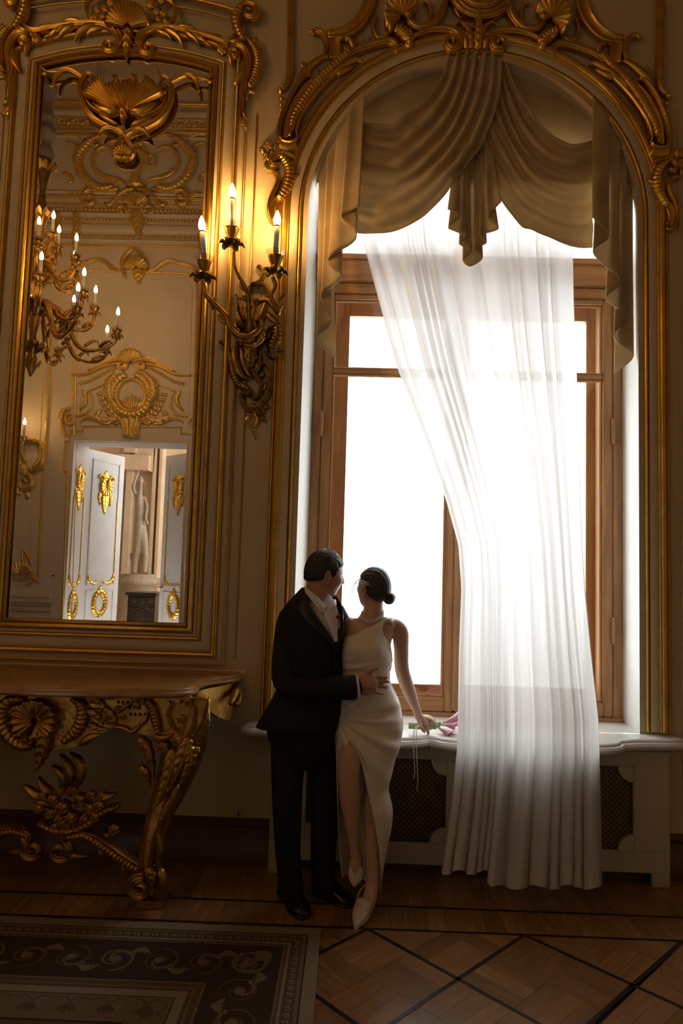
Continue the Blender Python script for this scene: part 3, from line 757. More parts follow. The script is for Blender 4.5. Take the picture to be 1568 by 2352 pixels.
def calyx(parent, base, s, lean=(0,0)):
    """flared bronze cup and a spray of curling leaves below a candle"""
    b = np.array(base, float); mb = MB()
    lathe(mb, [(5*s,-38*s),(6*s,-30*s),(8*s,-22*s),(12*s,-14*s),(15*s,-4*s),(16*s,0),(12*s,-1*s)], b, 24, 'z', 8, .08); mb.build('cup', 'bronze', parent)
    mb = MB()
    for i in range(6):
        a = i*PI/3+.3; d = np.array([math.cos(a), math.sin(a), 0]); t = np.array([-d[1], d[0], 0])
        pts = [(4,-40),(14,-31),(24,-30),(30,-38)]; C = catmull(pts, 9); G = []
        for k, (r, h) in enumerate(C):
            w = 9*math.sin(PI*(.15+.8*k/8))+1
            G.append([b+s*(d*r+np.array([0,0,h+e2])+t*w*e) for e, e2 in ((-1,-3),(-.5,1),(0,-1),(.5,1),(1,-3))])
        mb.grid(G)
    mb.build('leaf_spray', 'bronze', parent)
PX = NEAR.k
def tube3(pl, P, r, name, m, parent, mm=10, ribs=0):
    """free-standing bent branch; points (x, y, h) on plane pl"""
    C = catmull([pl.pt(*p) for p in P], max(16, len(P)*6)); mb = MB()
    add_tube(mb, C, np.asarray(r, float)*pl.k if not np.isscalar(r) else r*pl.k, mm); return mb.build(name, m, parent)
SCN = empty('wall_sconce', tuple(UY(585,880,-.05)), 'three-candle gilt bronze rococo wall sconce between mirror and window', 'sconce')
def ss(name, fn, P, *a, m='bronze', **k): fn(NEAR, P, *a, **k).build(name, m, SCN)
# back plate
ss('back_scroll', stroke, [(578,652),(590,650),(600,643),(605,626),(596,612),(591,617)], [2,4,5,5,5,3], 9, 'ridge', m=GOLD)
ss('back_scroll', stroke, [(584,658),(596,653),(611,657),(619,674),(612,687),(604,683)], [2,4,5,6,5,3], 9, 'ridge', m=GOLD)
ss('back_leaf', acanthus, [(565,740),(556,705),(548,684),(541,679)], 11, 14, 4, 6)
ss('back_leaf', acanthus, [(572,745),(566,700),(572,668),(580,652)], 13, 16, 5, 6)
ss('back_leaf', leaf, [(560,760),(548,735),(545,716)], 9, 12, 6)
ss('back_leaf', leaf, [(590,750),(602,728),(612,690)], 9, 12, 6)
ss('body', acanthus, [(576,850),(577,815),(578,780),(576,735)], 24, 26, 5, 6)
ss('shell_drop', ribbed, [(505,790),(512,788),(522,800),(530,820),(534,845),(540,868),(552,886),(568,893),(578,905)], [4,6,8,10,10,10,9,8,4], 12, 22, 'round', 4)
ss('curl', stroke, spiral((514,796), 10, 180, -1.1, 12), [4,5,4,2], 12, 'ridge')
ss('long_leaf', leaf, [(540,790),(542,830),(554,862),(575,876)], 12, 14, 6)
ss('long_leaf', leaf, [(556,795),(560,830),(570,858),(580,872)], 9, 13, 8)
ss('stem_scroll', stroke, [(577,795),(575,831),(587,862),(599,884),(597,906),(586,918),(577,914)], [8,9,8,7,6,5,4], 15, 'ridge')
ss('lower_scroll', stroke, spiral((566,906), 10, 10, -.9, 9)[::-1]+[(557,905),(555,918),(567,938),(589,938),(610,916),(621,889),(623,855),(611,836),(603,840)], [3,5,6,7,8,8,8,7,6,4], 14, 'ridge')
ss('inner_leaf', leaf, [(604,900),(611,888),(612,875)], 4, 7, 5)
ss('inner_leaf', leaf, [(596,870),(604,860),(606,852)], 6, 9, 5)
ss('horn', ribbed, [(638,750),(637,778),(628,800),(630,824)], [10,17,17,12], 20, 9, 'round', 4)
ss('horn_tip', leaf, [(610,812),(630,819),(645,815),(656,806)], 10, 18, 6)
ss('horn_link', stroke, [(600,790),(615,775),(627,750)], [5,7,5], 12, 'ridge')
rose(NEAR, (597,943), 14, 14, 6, z0=2).build('rose', 'bronze', SCN)
for P in ([(606,940),(613,934),(619,933)],[(600,955),(606,965),(610,970)],[(588,935),(580,930),(575,926)]): ss('rose_leaf', leaf, P, 6, 7, 3)
ss('tail', stroke, [(582,944),(588,956),(591,968),(584,980),(578,976)], [3,5,6,5,3], 7, 'round', m=GOLD)
ss('tail_leaf', leaf, [(578,955),(568,962),(562,976)], 6, 6, 2, m=GOLD)
ss('twig', stroke, [(569,978),(578,988),(586,1000),(586,1012)], [1.5,1.5,1.2,.8], 2, m=GOLD)
ss('twig', stroke, [(578,988),(586,990),(588,985)], [1.2,1.5,.8], 2, m=GOLD)
# arms and candles
tube3(NEAR, [(590,742,14),(603,752,30),(600,772,44),(580,790,52),(557,789,54),(539,771,54),(528,744,56),(510,726,60),(489,706,64),(482,680,66)], [4,6,6.5,7,7,7,6.5,6,5.5,4.5], 'arm', 'bronze', SCN)
tube3(NEAR, [(576,770,18),(578,725,34),(575,690,50),(562,665,58),(550,637,62),(549,608,64)], [7,6.5,6,5,4.5,4], 'arm', 'bronze', SCN)
tube3(NEAR, [(577,745,18),(587,721,32),(603,709,44),(624,713,54),(645,741,60),(640,727,64),(631,706,66),(640,686,66),(634,664,66)], [6,6,5.5,5.5,6,6,5,5,4.5], 'arm', 'bronze', SCN)
PF = Plane(-.004-.13)
def sf(name, fn, P, *a, **k): fn(PF, P, *a, **k).build(name, 'bronze', SCN)
sf('arm_leaf', leaf, [(548,780),(532,752),(522,730),(516,716)], 8, 8)
sf('arm_leaf', leaf, [(500,722),(512,738),(530,742)], 6, 6)
sf('arm_leaf', leaf, [(610,716),(628,734),(647,746)], 9, 9)
sf('arm_leaf', stroke, [(640,722),(644,706),(652,700),(656,706)], [2,4,3,2], 5)
sf('arm_leaf', leaf, [(574,706),(588,690),(594,684)], 6, 6)
sf('knot', ribbed, [(560,792),(580,794),(600,782),(606,765)], [5,6,6,4], 6, 12)
sf('arm_leaf', acanthus, [(566,786),(548,778),(536,758),(530,738)], 8, 9, 4); sf('arm_leaf', acanthus, [(536,748),(520,736),(508,720),(500,706)], 7, 8, 4)
sf('arm_leaf', leaf, [(492,712),(484,700),(488,690),(496,686)], 5, 6); sf('arm_leaf', leaf, [(560,668),(552,652),(556,640)], 5, 6); sf('arm_leaf', leaf, [(568,690),(556,684),(546,686)], 6, 7)
sf('arm_leaf', acanthus, [(580,735),(584,712),(580,690),(574,676)], 8, 9, 4); sf('arm_leaf', leaf, [(632,706),(622,698),(618,684)], 6, 7); sf('arm_leaf', leaf, [(640,690),(650,682),(654,672)], 5, 6)
ss('body_leaf', acanthus, [(560,800),(548,770),(540,750),(534,742)], 12, 20, 4, 10); ss('body_leaf', acanthus, [(592,800),(604,780),(612,764),(622,756)], 11, 20, 4, 10); ss('body_leaf', acanthus, [(586,862),(596,840),(600,815)], 10, 16, 4, 8)
ss('fringe', frond, [(512,800),(528,826),(536,860),(552,886)], 8, 14, 4, -1, 50, z0=4); ss('fringe', frond, [(602,916),(618,889),(622,855)], 6, 12, 4, -1, 45, z0=4)
for bx, by, lean in ((482.5,630,(-.10,0)),(544,557,(-.035,0)),(640.5,618,(0,0))):
    b = NEAR.pt(bx, by, 66); calyx(SCN, b, PX*1.0); candle_set(SCN, b+np.array([0,0,.004]), PX, lean)
# ================================================================== WINDOW DRAPERY
cloth('velvet', (.62,.47,.27), (.50,.36,.19), 0, .36, scale=9, rough=.6, sheen=.25, tcol=(.72,.58,.36))
cloth('lining', (.62,.50,.32), (.58,.46,.29), 0, .22, scale=9, rough=.7)
cloth('sheer', (.90,.87,.84), (.87,.84,.81), .032, .50, scale=2, rough=.9)
cloth('sheer_hem', (.90,.86,.81), (.87,.83,.79), .05, .40, scale=2, rough=.9)
VAL = empty('window_valance', (OC,.08,4.3), 'beige velvet swag valance with cascading tails in the window arch', 'valance')
PV = Plane(.075)
def thicken(o, t):
    md = o.modifiers.new('thickness', 'SOLIDIFY'); md.thickness = t; md.offset = 0; return o
def surf(pl, G, name, m, parent):
    mb = MB(); mb.grid(pl.map(G)); return mb.build(name, m, parent)
def wr(x, y, s=1.0):      # small irregular wrinkles
    return math.sin(x*.11*s+1.7*math.sin(y*.07*s))*.6+math.sin(x*.05*s-y*.09*s+2.0)*.8
def swag(curves, name, amp, hbase, ph=0.0, nu=90, nv=96):
    C = [catmull(c, nu) for c in curves]; K = len(C); G = np.zeros((nv, nu, 3))
    for i in range(nu):
        col = catmull([c[i] for c in C], nv)
        for j in range(nv):
            t = j/(nv-1); u = i/(nu-1); f = t*(K-1)
            s = math.cos(2*PI*(f+ph)); fold = (abs(s)**.7*math.copysign(1, s))
            G[j, i] = (*col[j], hbase+amp*(.35+.65*math.sin(PI*min(1, max(0, u)))**.5)*fold+wr(col[j][0], col[j][1])*1.2-6*max(0, t-.93)/.07)
    return surf(PV, G, name, 'velvet', VAL)
LS = [[(826,296),(832,300),(863,306),(897,306),(932,282),(973,248),(1008,200),(1028,139)],
 [(824,318),(832,320),(853,344),(891,368),(928,379),(966,361),(1001,317),(1025,255),(1039,193),(1046,139)],
 [(820,355),(829,362),(853,399),(891,427),(932,430),(973,413),(1011,365),(1039,303),(1056,224),(1064,139)],
 [(816,424),(823,430),(853,461),(891,472),(939,465),(984,441),(1021,389),(1052,310),(1073,224),(1082,139)],
 [(812,480),(820,489),(853,516),(897,513),(946,496),(990,465),(1032,413),(1066,344),(1092,241),(1102,139)],
 [(810,532),(818,537),(853,541),(904,537),(953,516),(997,482),(1042,430),(1078,372),(1120,255),(1126,139)],
 [(808,546),(817,549),(860,551),(904,545),(946,528),(987,497),(1021,459),(1059,404),(1100,352),(1138,250),(1149,140)]]
RS = [[(1120,110),(1149,146),(1159,165),(1182,215),(1215,271),(1255,317),(1294,340),(1324,342),(1356,334)],
 [(1118,150),(1146,185),(1162,251),(1192,324),(1232,370),(1275,390),(1314,373),(1356,344)],
 [(1110,190),(1137,225),(1159,297),(1192,360),(1235,410),(1278,424),(1318,410),(1356,364)],
 [(1100,220),(1126,251),(1152,324),(1189,396),(1235,452),(1281,459),(1321,443),(1356,400)],
 [(1090,246),(1116,281),(1142,357),(1182,436),(1235,492),(1288,505),(1324,492),(1356,458)],
 [(1076,296),(1100,330),(1126,396),(1162,469),(1215,525),(1275,545),(1321,538),(1356,508)],
 [(1064,318),(1086,353),(1110,406),(1142,462),(1189,525),(1216,537),(1262,556),(1315,575),(1356,575)]]
swag(LS, 'swag', 7.0, 30); swag(RS, 'swag', 7.0, 16)
def cascade(hem, tops, name, nu=110, nv=24):
    H = catmull(hem, nu); T = catmull([(x,y,h) for (x,y),(_,_,h) in zip(tops, hem)], nu); G = np.zeros((nv, nu, 3))
    for j in range(nv):
        t = j/(nv-1); G[j] = T*(1-t)+H*t
        G[j, :, 2] += 1.6*np.sin(G[j, :, 0]*.12+t*3)
    o = surf(PV, G, name, 'velvet', VAL); o.data.materials.append(MATS['lining']); return o
cascade([(770,827,4),(728,783,12),(762,744,15),(738,692,22),(786,649,25),(754,613,32),(818,564,35),(783,522,42),(825,498,46)],
        [(762,350),(733,420),(772,332),(752,368),(796,292),(774,332),(824,252),(800,285),(837,234)], 'tail')
cascade([(1408,862,4),(1450,820,10),(1403,779,14),(1430,737,20),(1382,696,24),(1412,659,30),(1349,597,34),(1383,563,40),(1344,522,44)],
        [(1418,358),(1449,440),(1412,346),(1432,384),(1388,303),(1414,344),(1362,262),(1384,296),(1346,244)], 'tail')
cascade([(1024,494,26),(1052,512,24),(1026,534,20),(1068,550,17),(1052,566,14),(1080,582,11),(1061,599,8),(1079,615,6),(1107,596,8),(1086,580,11),(1115,563,14),(1098,548,17),(1140,536,20),(1116,512,24),(1145,478,26)],
        [(1040,372),(1052,366),(1046,366),(1064,362),(1058,360),(1076,358),(1068,356),(1082,356),(1096,356),(1088,356),(1104,356),(1098,356),(1116,356),(1108,356),(1126,356)], 'jabot')
# flat arched ground behind the swags
mb = MB(); P = arc(OC+.0096, OS, OR_-.002, 176, 4, 49); n = len(P)
zc = 4.12; Q = [(x, max(zc, OS+.14)) for x, z in P]
mb.grid([[(x,.085,z) for x,z in P], [(x,.09,(z+min(z,zc))/2) for x,z in P], [(x,.085,min(z,zc)) for x,z in P]])
mb.build('arched_ground', 'velvet', VAL)
# gathered heading of the bundle at the crown of the arch
G = []
for j in range(5):
    t = j/4; G.append([PV.pt(1026+124*i/40, 134+t*14, 30+(5+2*t)*math.cos(i*PI/3.4)) for i in range(41)])
mb = MB(); mb.grid(G); mb.build('heading', 'velvet', VAL)
for o in list(VAL.children): thicken(o, .004)

# ------------------------------------------------------------------ sheer curtain
SHE = empty('sheer_curtain', (1.05,-.25,0), 'white sheer curtain drawn aside across the window down to the floor', 'curtain')
EY = [430,560,700,850,1000,1150,1250,1350,1500,1650,1720,1850,2030]
EL = [812,830,868,910,968,1022,1050,1057,1051,1048,1046,1032,1006]
ER = [1332,1322,1324,1330,1334,1337,1340,1346,1361,1378,1381,1384,1388]
def sheer_rows(t0, t1, nv, nu, off=0.0):
    rng = np.random.RandomState(3); u = np.linspace(0, 1, nu)
    ph = np.cumsum(.25+1.6*np.interp(u, np.linspace(0, 1, 18), rng.rand(18))**1.5); ph = ph/ph[-1]*2*PI*12.5
    am = np.interp(u, np.linspace(0, 1, 20), .35+1.0*rng.rand(20)); P = np.zeros((nv, nu, 3))
    for j in range(nv):
        t = t0+(t1-t0)*j/(nv-1)
        hem = 2004+10*np.sin(u*9)*0+np.where(u < .30, 6*np.sin(u*40), 34+6*np.sin(u*30)); hem = np.convolve(np.pad(hem, 6, 'edge'), np.ones(13)/13, 'valid')
        for i in range(nu):
            y = 430+(hem[i]-430)*t; xl = np.interp(y, EY, EL); xr = np.interp(y, EY, ER)
            pin = math.exp(-((y-1280)/260)**2); uu = u[i]+.016*am[i]*math.sin(ph[i]+1.3)*(1-.3*pin)
            uu = uu**(1+.0*pin); x = xl+(xr-xl)*uu
            Yc = .17-.56*min(1, max(0, (y-430)/1240))**1.15
            if y > 1670: Yc = -.390-.01*(y-1670)/330
            A = (.030+.012*min(1, max(0, (y-1400)/600)))*am[i]*(1-.35*pin)
            d = A*math.sin(ph[i])+.006*math.sin(3*ph[i]+y*.004)
            P[j, i] = UY(x, y, Yc+d-off)
    return P
G = sheer_rows(0, 1, 110, 300)
_V = {}
mb = MB(); mb.grid(G); mb.build('veil', 'sheer', SHE)
mb = MB(); mb.grid(sheer_rows(.972, 1.0, 6, 300, .003)); mb.build('hem', 'sheer_hem', SHE)
mb = MB(); add_tube(mb, [(-.28,.18,4.17),(.7,.18,4.17),(1.68,.18,4.17)], .010, 10); rod = mb.build('curtain_rod', 'bronze'); tag(rod, 'thin rod behind the valance carrying the sheer curtain', 'curtain rod')

# ================================================================== WINDOW SILL AND RADIATOR COVER
ST = .80
def sill_outline():
    pts = [(-.60,-.002)]
    pts += [(-.615,-.06),(-.60,-.11),(-.54,-.145),(-.44,-.155),(-.33,-.16),(-.25,-.175)]
    def lobe(x0, x1, yb, d, n=12): return [(x0+(x1-x0)*i/n, yb-d*math.sin(PI*i/n)**.5) for i in range(n+1)]
    pts += [(-.17,-.20)]+lobe(-.15,.45,-.245,.075)[1:]+[(.462,-.262)]+lobe(.475,.885,-.265,.06)[1:]+[(.90,-.262)]+lobe(.91,1.50,-.245,.075)[1:]
    pts += [(1.525,-.20),(1.60,-.175),(1.70,-.16),(1.80,-.155),(1.875,-.14),(1.925,-.10),(1.93,-.05),(1.92,-.002)]
    return pts
P = np.array(sill_outline()); cen = np.array([OC, .1]); mb = MB(); n = len(P)
prof = [(-.050,ST-.066),(-.030,ST-.064),(-.012,ST-.056),(.0,ST-.042),(.0,ST-.030),(-.010,ST-.018),(-.022,ST-.015),(-.024,ST-.009),(-.030,ST-.003),(-.042,ST)]
rings = []
nrm = np.zeros_like(P); T = np.gradient(P, axis=0); nrm = np.stack([T[:,1], -T[:,0]], 1); nrm /= np.linalg.norm(nrm, axis=1)[:,None]
if (nrm[n//2][1] > 0): nrm = -nrm
for off, z in prof:
    Q = P+nrm*off; Q[:,1] = np.minimum(Q[:,1], -.002); rings.append([(x,y,z) for x,y in Q])
mb.grid(np.array(rings))
top = rings[-1]; k = mb.n
mb.add(top, [tuple(range(n))]); mb.add(rings[0], [tuple(range(n))])
mb.add([(OX0,-.003,ST),(OX1,-.003,ST),(RC+RR,.30,ST),(RC-RR,.30,ST)], [(0,1,2,3)])
sill = mb.build('window_sill', 'marble_white', smooth='auto'); tag(sill, 'white marble window sill with a lobed moulded front edge', 'window sill')
RAD = empty('radiator_cover', (OC,-.12,0), 'cream painted radiator cover with perforated brass panels under the sill', 'radiator cover')
m, n_, o_ = nt('perforated')
b_ = n_.nodes.new('ShaderNodeBsdfPrincipled'); tc = n_.nodes.new('ShaderNodeTexCoord'); sp = n_.nodes.new('ShaderNodeSeparateXYZ'); L(n_, tc.outputs['Object'], sp.inputs[0])
def mth(op, a, b=None):
    q = n_.nodes.new('ShaderNodeMath'); q.operation = op
    for i, v in enumerate((a, b)):
        if v is None: continue
        if isinstance(v, (int, float)): q.inputs[i].default_value = v
        else: L(n_, v, q.inputs[i])
    return q.outputs[0]
STEP = .030
def dots(ox, oz):
    fx = mth('SUBTRACT', mth('FRACT', mth('ADD', mth('DIVIDE', sp.outputs[0], STEP), 100+ox)), .5)
    fz = mth('SUBTRACT', mth('FRACT', mth('ADD', mth('DIVIDE', sp.outputs[2], STEP), 100+oz)), .5)
    return mth('ADD', mth('MULTIPLY', fx, fx), mth('MULTIPLY', fz, fz))
dd = mth('MINIMUM', dots(0,0), dots(.5,.5)); hole = mth('LESS_THAN', dd, .052)
mx = n_.nodes.new('ShaderNodeMix'); mx.data_type = 'RGBA'; L(n_, hole, mx.inputs[0]); c_, _, _ = noise_col(n_, (.20,.11,.04), (.13,.07,.025), 14)
L(n_, c_, mx.inputs[6]); mx.inputs[7].default_value = (.004,.003,.002,1); L(n_, mx.outputs[2], b_.inputs['Base Color'])
L(n_, mth('MULTIPLY', mth('SUBTRACT', 1.0, hole), .55), b_.inputs['Metallic']); b_.inputs['Roughness'].default_value = .45; L(n_, b_.outputs[0], o_.inputs[0])
RY0 = -.12; RX0, RX1 = -.42, 1.80
def rbox(name, a, b, m='radiator_paint', bev=.004): mb = MB(); mb.box(a, b); return mb.build(name, m, RAD, smooth=False, bevel=bev)
zb, zt = .075, ST-.066
openings = [(-.22,.56,.19,.645), (.74,1.60,.19,.645)]
rbox('top_rail', (RX0,RY0,.645),(RX1,RY0+.022,zt)); rbox('bottom_rail', (RX0,RY0,zb),(RX1,RY0+.022,.19))
rbox('cornice', (RX0-.01,RY0-.012,zt-.022),(RX1+.01,RY0+.02,zt-.002))
for a, b in ((RX0,-.22),(.56,.74),(1.60,RX1)): rbox('stile', (a,RY0,.19),(b,RY0+.022,.645))
for a, b in ((RX0,RX0+.10),(RX1-.10,RX1)): rbox('foot', (a,RY0,0),(b,RY0+.022,zb))
for a in (RX0, RX1-.022): rbox('side', (a,RY0+.022,0),(a+.022,-.002,zt))
for x0, x1, z0, z1 in openings:
    mb = MB(); mb.box((x0-.02,RY0+.024,z0-.02),(x1+.02,RY0+.027,z1+.02)); mb.build('grille', 'perforated', RAD, smooth=False)
    for cx, cz, q in ((x0,z0,0),(x1,z0,1),(x1,z1,2),(x0,z1,3)):       # concave corner blocks
        r = .085; a0 = q*90; pts = [(cx,cz)]+[(cx+r*math.cos(math.radians(a0+t)), cz+r*math.sin(math.radians(a0+t))) for t in np.linspace(0, 90, 9)]
        m_ = len(pts); mb = MB(); mb.add([(x,RY0,z) for x,z in pts]+[(x,RY0+.022,z) for x,z in pts], [tuple(range(m_)),tuple(range(2*m_-1,m_-1,-1))]+[(i,(i+1)%m_,m_+(i+1)%m_,m_+i) for i in range(m_)])
        mb.build('corner_block', 'radiator_paint', RAD, smooth=False)
structure(moulding([(-.39,0),(OX1+.015,0)], bprof[:5]+[(.2,0)], 0).build('baseboard_back', 'baseboard_wood', smooth='auto'), 'low dark skirting behind the radiator cover')
# ================================================================== OPPOSITE WALL (seen in the mirror)
GB = 'gold_bright'
OPPT = structure(empty('trim_10', (-3.3,-WOPP,3.4)), 'gilded carved overdoor, panels and frieze opposite the mirror')
def oz(y, x=300): return RY(x, y, -WOPP)[2]
def oxx(x, y=1000): return RY(x, y, -WOPP)[0]
def oo(name, fn, P, *a, m=GB, **k): fn(OPP, P, *a, **k).build(name, m, OPPT)
AXO = ((309,560),(300,1000))
def O2(name, fn, P, *a, m=GB, ax=AXO, **k): both(OPPT, ax, name, fn, P, *a, m=m, pl=OPP, **k)
# entablature: rolls, bead rows and leaf band run the length of the wall
def oroll(y, w, h, m=GB, name='frieze_roll'):
    moulding([(XL,oz(y)),(XR,oz(y))], rprof(w, h), -WOPP, 1).build(name, m, OPPT)
for y, w, h in ((241,.05,.06),(275,.02,.03),(294,.02,.03),(306,.04,.05),(456,.04,.05),(473,.03,.03),(566,.035,.04)): oroll(y, w, h)
for y, w, h in ((262,.10,.05),(316,.06,.03),(446,.06,.04),(495,.06,.05),(525,.14,.03),(556,.05,.06)): oroll(y, w, h, 'opposite_paint', 'painted_roll')
for y, r, st in ((255,4.2,9),(483,4.5,9),(506,4.2,8.5),(543,3.4,7)):
    oo('bead_row', beads, [(60,y-3.5),(500,y+5)], r, st, 2)
for k in range(14):
    x = 80+k*32; y = 284+(x-300)*.02
    oo('band_leaf', stroke, spiral((x,y), 9, 180, 1.1, 10), [2,3,3,2], 4); oo('band_leaf', leaf, [(x+8,y+6),(x+16,y-2),(x+22,y-6)], 4, 4)
for x in (133,176,464):
    oo('bracket', ribbed, [(x,492),(x+3,520),(x-2,552),(x,584)], [9,10,8,5], 12, 9, 'ridge', 3)
# big cartouche of the frieze
AXF = ((312,330),(312,460))
def F2(*a, **k): O2(*a, ax=AXF, **k)
F2('rocaille', ribbed, [(402,322),(418,332),(438,352),(444,372),(436,400),(415,424),(388,436),(362,433)], [5,10,11,11,11,10,9,5], 12, 20, 'round', 4)
F2('rocaille', stroke, [(362,318),(384,312),(404,318),(412,330),(404,338),(394,334)], [3,6,7,7,5,3], 10, 'ridge')
F2('inner_scroll', stroke, [(360,350),(380,340),(398,346),(410,368),(404,392),(380,408),(350,414),(336,424)], [2,4,5,5,5,5,4,2], 8)
F2('leaf', frond, [(404,392),(380,408),(350,414)], 5, 16, 5, 1, 45)
F2('volute', stroke, [(350,436),(374,440),(396,438)]+spiral((416,458), 21, -120, 1.4, 16), [4,7,8,8,8,6,4], 11, 'ridge')
F2('leaf', acanthus, [(436,452),(456,446),(474,456)], 11, 9, 4)
F2('curl', stroke, [(470,330),(450,334),(446,342),(452,348)], [3,4,4,2], 6)
F2('curl', stroke, [(478,400),(462,404),(458,418),(468,424)], [3,4,4,2], 6)
F2('curl', stroke, [(430,322),(452,310),(474,312)], [2,4,2], 5)
stroke(OPP, [(312,350),(312,360),(312,378),(312,392),(312,404),(312,416),(312,430)], [22,36,31,20,8,12,24], 16, 'round').build('urn', GB, OPPT)
F2('urn_handle', stroke, [(338,380),(354,384),(358,366),(346,358),(338,364)], [2,3,4,4,2], 6)
for x, y, r in ((312,340,12),(296,344,9),(328,344,9),(304,330,9),(320,328,9)): rose(OPP, (x,y), r, r, 5).build('flower', GB, OPPT)
F2('scroll', stroke, [(314,436),(336,440),(352,452),(372,474),(382,468)], [4,7,7,6,3], 10, 'ridge')
shell(OPP, (314,478), 32, 15, 165, 9, 12, z0=3).build('frieze_shell', GB, OPPT)
F2('shell_scroll', stroke, spiral((345,486), 14, 160, 1.2, 12), [3,6,6,3], 9, 'ridge')
acanthus(OPP, [(314,484),(316,505),(318,524),(320,550)], 22, 12, 5, 3).build('drop_leaf', GB, OPPT)
# upper panel with shell crest
def oline(P, w, name='panel_line', h=None): oo(name, stroke, P, w, h or w*1.2, 'round', n=max(2, len(P)*6))
def opoly(P, w, m=GB, name='panel_line'):       # straight mitred gilded fillet
    Q = [(RY(x,y,-WOPP)[0], RY(x,y,-WOPP)[2]) for x, y in P]
    moulding(Q, rprof(w*OPP.k*2, w*OPP.k*1.6), -WOPP, 1).build(name, m, OPPT, smooth='auto')
opoly([(172,1000),(178,660),(184,640),(207,622),(431,629),(452,650),(453,660),(443,990)], 2.6)
opoly([(184,1000),(189,662),(207,640),(425,645),(441,662),(432,990)], .9, 'opposite_paint')
opoly([(164,1000),(170,640)], 1.4)
shell(OPP, (315,618), 27, -5, 185, 9, 11, z0=3).build('panel_shell', GB, OPPT)
O2('panel_scroll', stroke, [(340,625),(356,620),(372,606),(392,600),(410,606),(430,610),(446,618),(454,634),(448,642)], [3,5,6,5,4,5,6,5,3], 8, 'ridge')
O2('panel_scroll', stroke, [(290,640),(282,618),(284,596),(300,578),(312,574)], [3,6,7,6,3], 9, 'ridge')
acanthus(OPP, [(316,615),(318,632),(320,654)], 16, 10, 4).build('panel_leaf', GB, OPPT)
# overdoor
AXD = ((303,800),(302,1000))
def D2(*a, **k): O2(*a, ax=AXD, **k)
shell(OPP, (303,836), 32, 0, 180, 9, 13, z0=3, aspect=.95).build('crest_shell', GB, OPPT)
D2('crest_volute', stroke, [(205,852),(229,842),(258,827),(276,826)]+spiral((280,838), 12, -60, 1.2, 12), [3,5,6,7,6,3], 10, 'ridge')
D2('cornice', stroke, [(166,861),(184,861),(205,858),(240,842),(270,836)], [3,4,4,4,3], 6)
D2('bead_row', beads, [(184,880),(206,874),(225,864),(246,852),(266,843)], 3.2, 6.5, 2)
D2('cornice_line', stroke, [(184,882),(206,877),(226,867),(248,855),(268,846)], 2, 4)
D2('apron_line', stroke, [(190,908),(212,895),(236,885),(250,876)], 1.6, 3)
D2('apron_scroll', stroke, [(204,896),(212,915),(210,936),(196,950),(176,956)], [2,3,3,3,2], 4)
D2('side_curl', stroke, [(190,896),(198,910),(196,928),(184,942)], [3,5,5,2], 6)
ribbed(OPP, [(302+44*math.sin(a), 908-46*math.cos(a)) for a in np.linspace(.25, 2*PI-.25, 30)], 11, 11, 26, 'round', 3).build('wreath', GB, OPPT)
stroke(OPP, [(302+33*math.sin(a), 908-36*math.cos(a)) for a in np.linspace(0, 2*PI, 30)], 4, 9).build('wreath_ring', GB, OPPT)
D2('horn', ribbed, [(272,860),(254,880),(252,905),(262,926)], [8,12,12,7], 10, 9, 'round', 6)
for a in range(-3, 4): leaf(OPP, [(303,944),(303+a*6,928-8*(3-abs(a))/3),(303+a*9,918-14*(3-abs(a))/3)], 4.5, 6, 2).build('palmette_leaf', GB, OPPT)
D2('branch', frond, [(276,975),(255,950),(240,930),(228,905)], 7, 20, 6, 1, 40)
D2('branch', frond, [(276,975),(255,950),(240,930),(228,905)], 7, 18, 6, -1, 40)
D2('foot_scroll', acanthus, [(268,962),(240,968),(212,958),(190,962),(184,972)], 9, 9, 6, 3)
D2('foot_scroll', leaf, [(215,965),(226,948),(236,940)], 6, 8)
stroke(OPP, [(302,950),(302,962),(302,978),(302,1004)], [26,22,14,18], 14, 'ridge').build('keystone', GB, OPPT)
D2('key_scroll', stroke, [(262,974),(278,966),(288,980),(286,1004)], [4,7,6,3], 12, 'ridge')
D2('ear_volute', stroke, spiral((163,965), 15, 270, -1.4, 14), [3,4,4,3], 5)
D2('ear_rib', ribbed, [(161,938),(146,945),(140,962),(144,982),(152,1002)], [4,6,6,6,3], 7, 10, 'round', 2)
opoly([(143,1440),(156,1082),(147,1082),(150,1013),(160,1013),(162,992),(190,990),(191,979),(416,981),(416,996),(452,998),(449,1020),(456,1022),(450,1090),(441,1090),(430,1440)], 2.2, name='architrave')
opoly([(164,1440),(177,1015),(432,1019),(420,1440)], .9, name='architrave_bead')
# left panel of the wall
opoly([(60,1345),(88,1328),(122,700),(60,690)], 3.0); opoly([(70,1320),(75,1100)], .9); opoly([(92,1010),(108,700)], 1.0)
shell(OPP, (48,1320), 30, 10, 170, 9, 9, z0=2).build('panel_shell', GB, OPPT)
oo('panel_scroll', stroke, [(30,1326),(50,1330),(72,1324),(92,1334)], [4,6,5,3], 7, 'ridge'); oo('panel_scroll', stroke, [(60,1300),(52,1280),(56,1262),(68,1284),(72,1296)], [2,3,4,3,1.5], 5)
mb = MB(); bead2(mb, OPP, (122,1322), 2.2, 2.5, 0, 10); mb.build('door_stop_knob', 'black_gap', OPPT)
# dado
def oband(y0, y1, h, m, name): 
    z0, z1 = oz(y1, 90), oz(y0, 90); mb = MB(); mb.box((XL,-WOPP,z0),(oxx(143),-WOPP+h,z1)); mb.build(name, m, OPPT, smooth=False, bevel=.006)
oband(1363,1372,.06,'opposite_paint','dado_cap'); oband(1372,1384,.035,'opposite_paint','dado_cap'); oband(1388,1391,.04,GB,'dado_line'); oband(1402,1405,.03,GB,'dado_line'); oband(1425,1428,.03,GB,'dado_line')
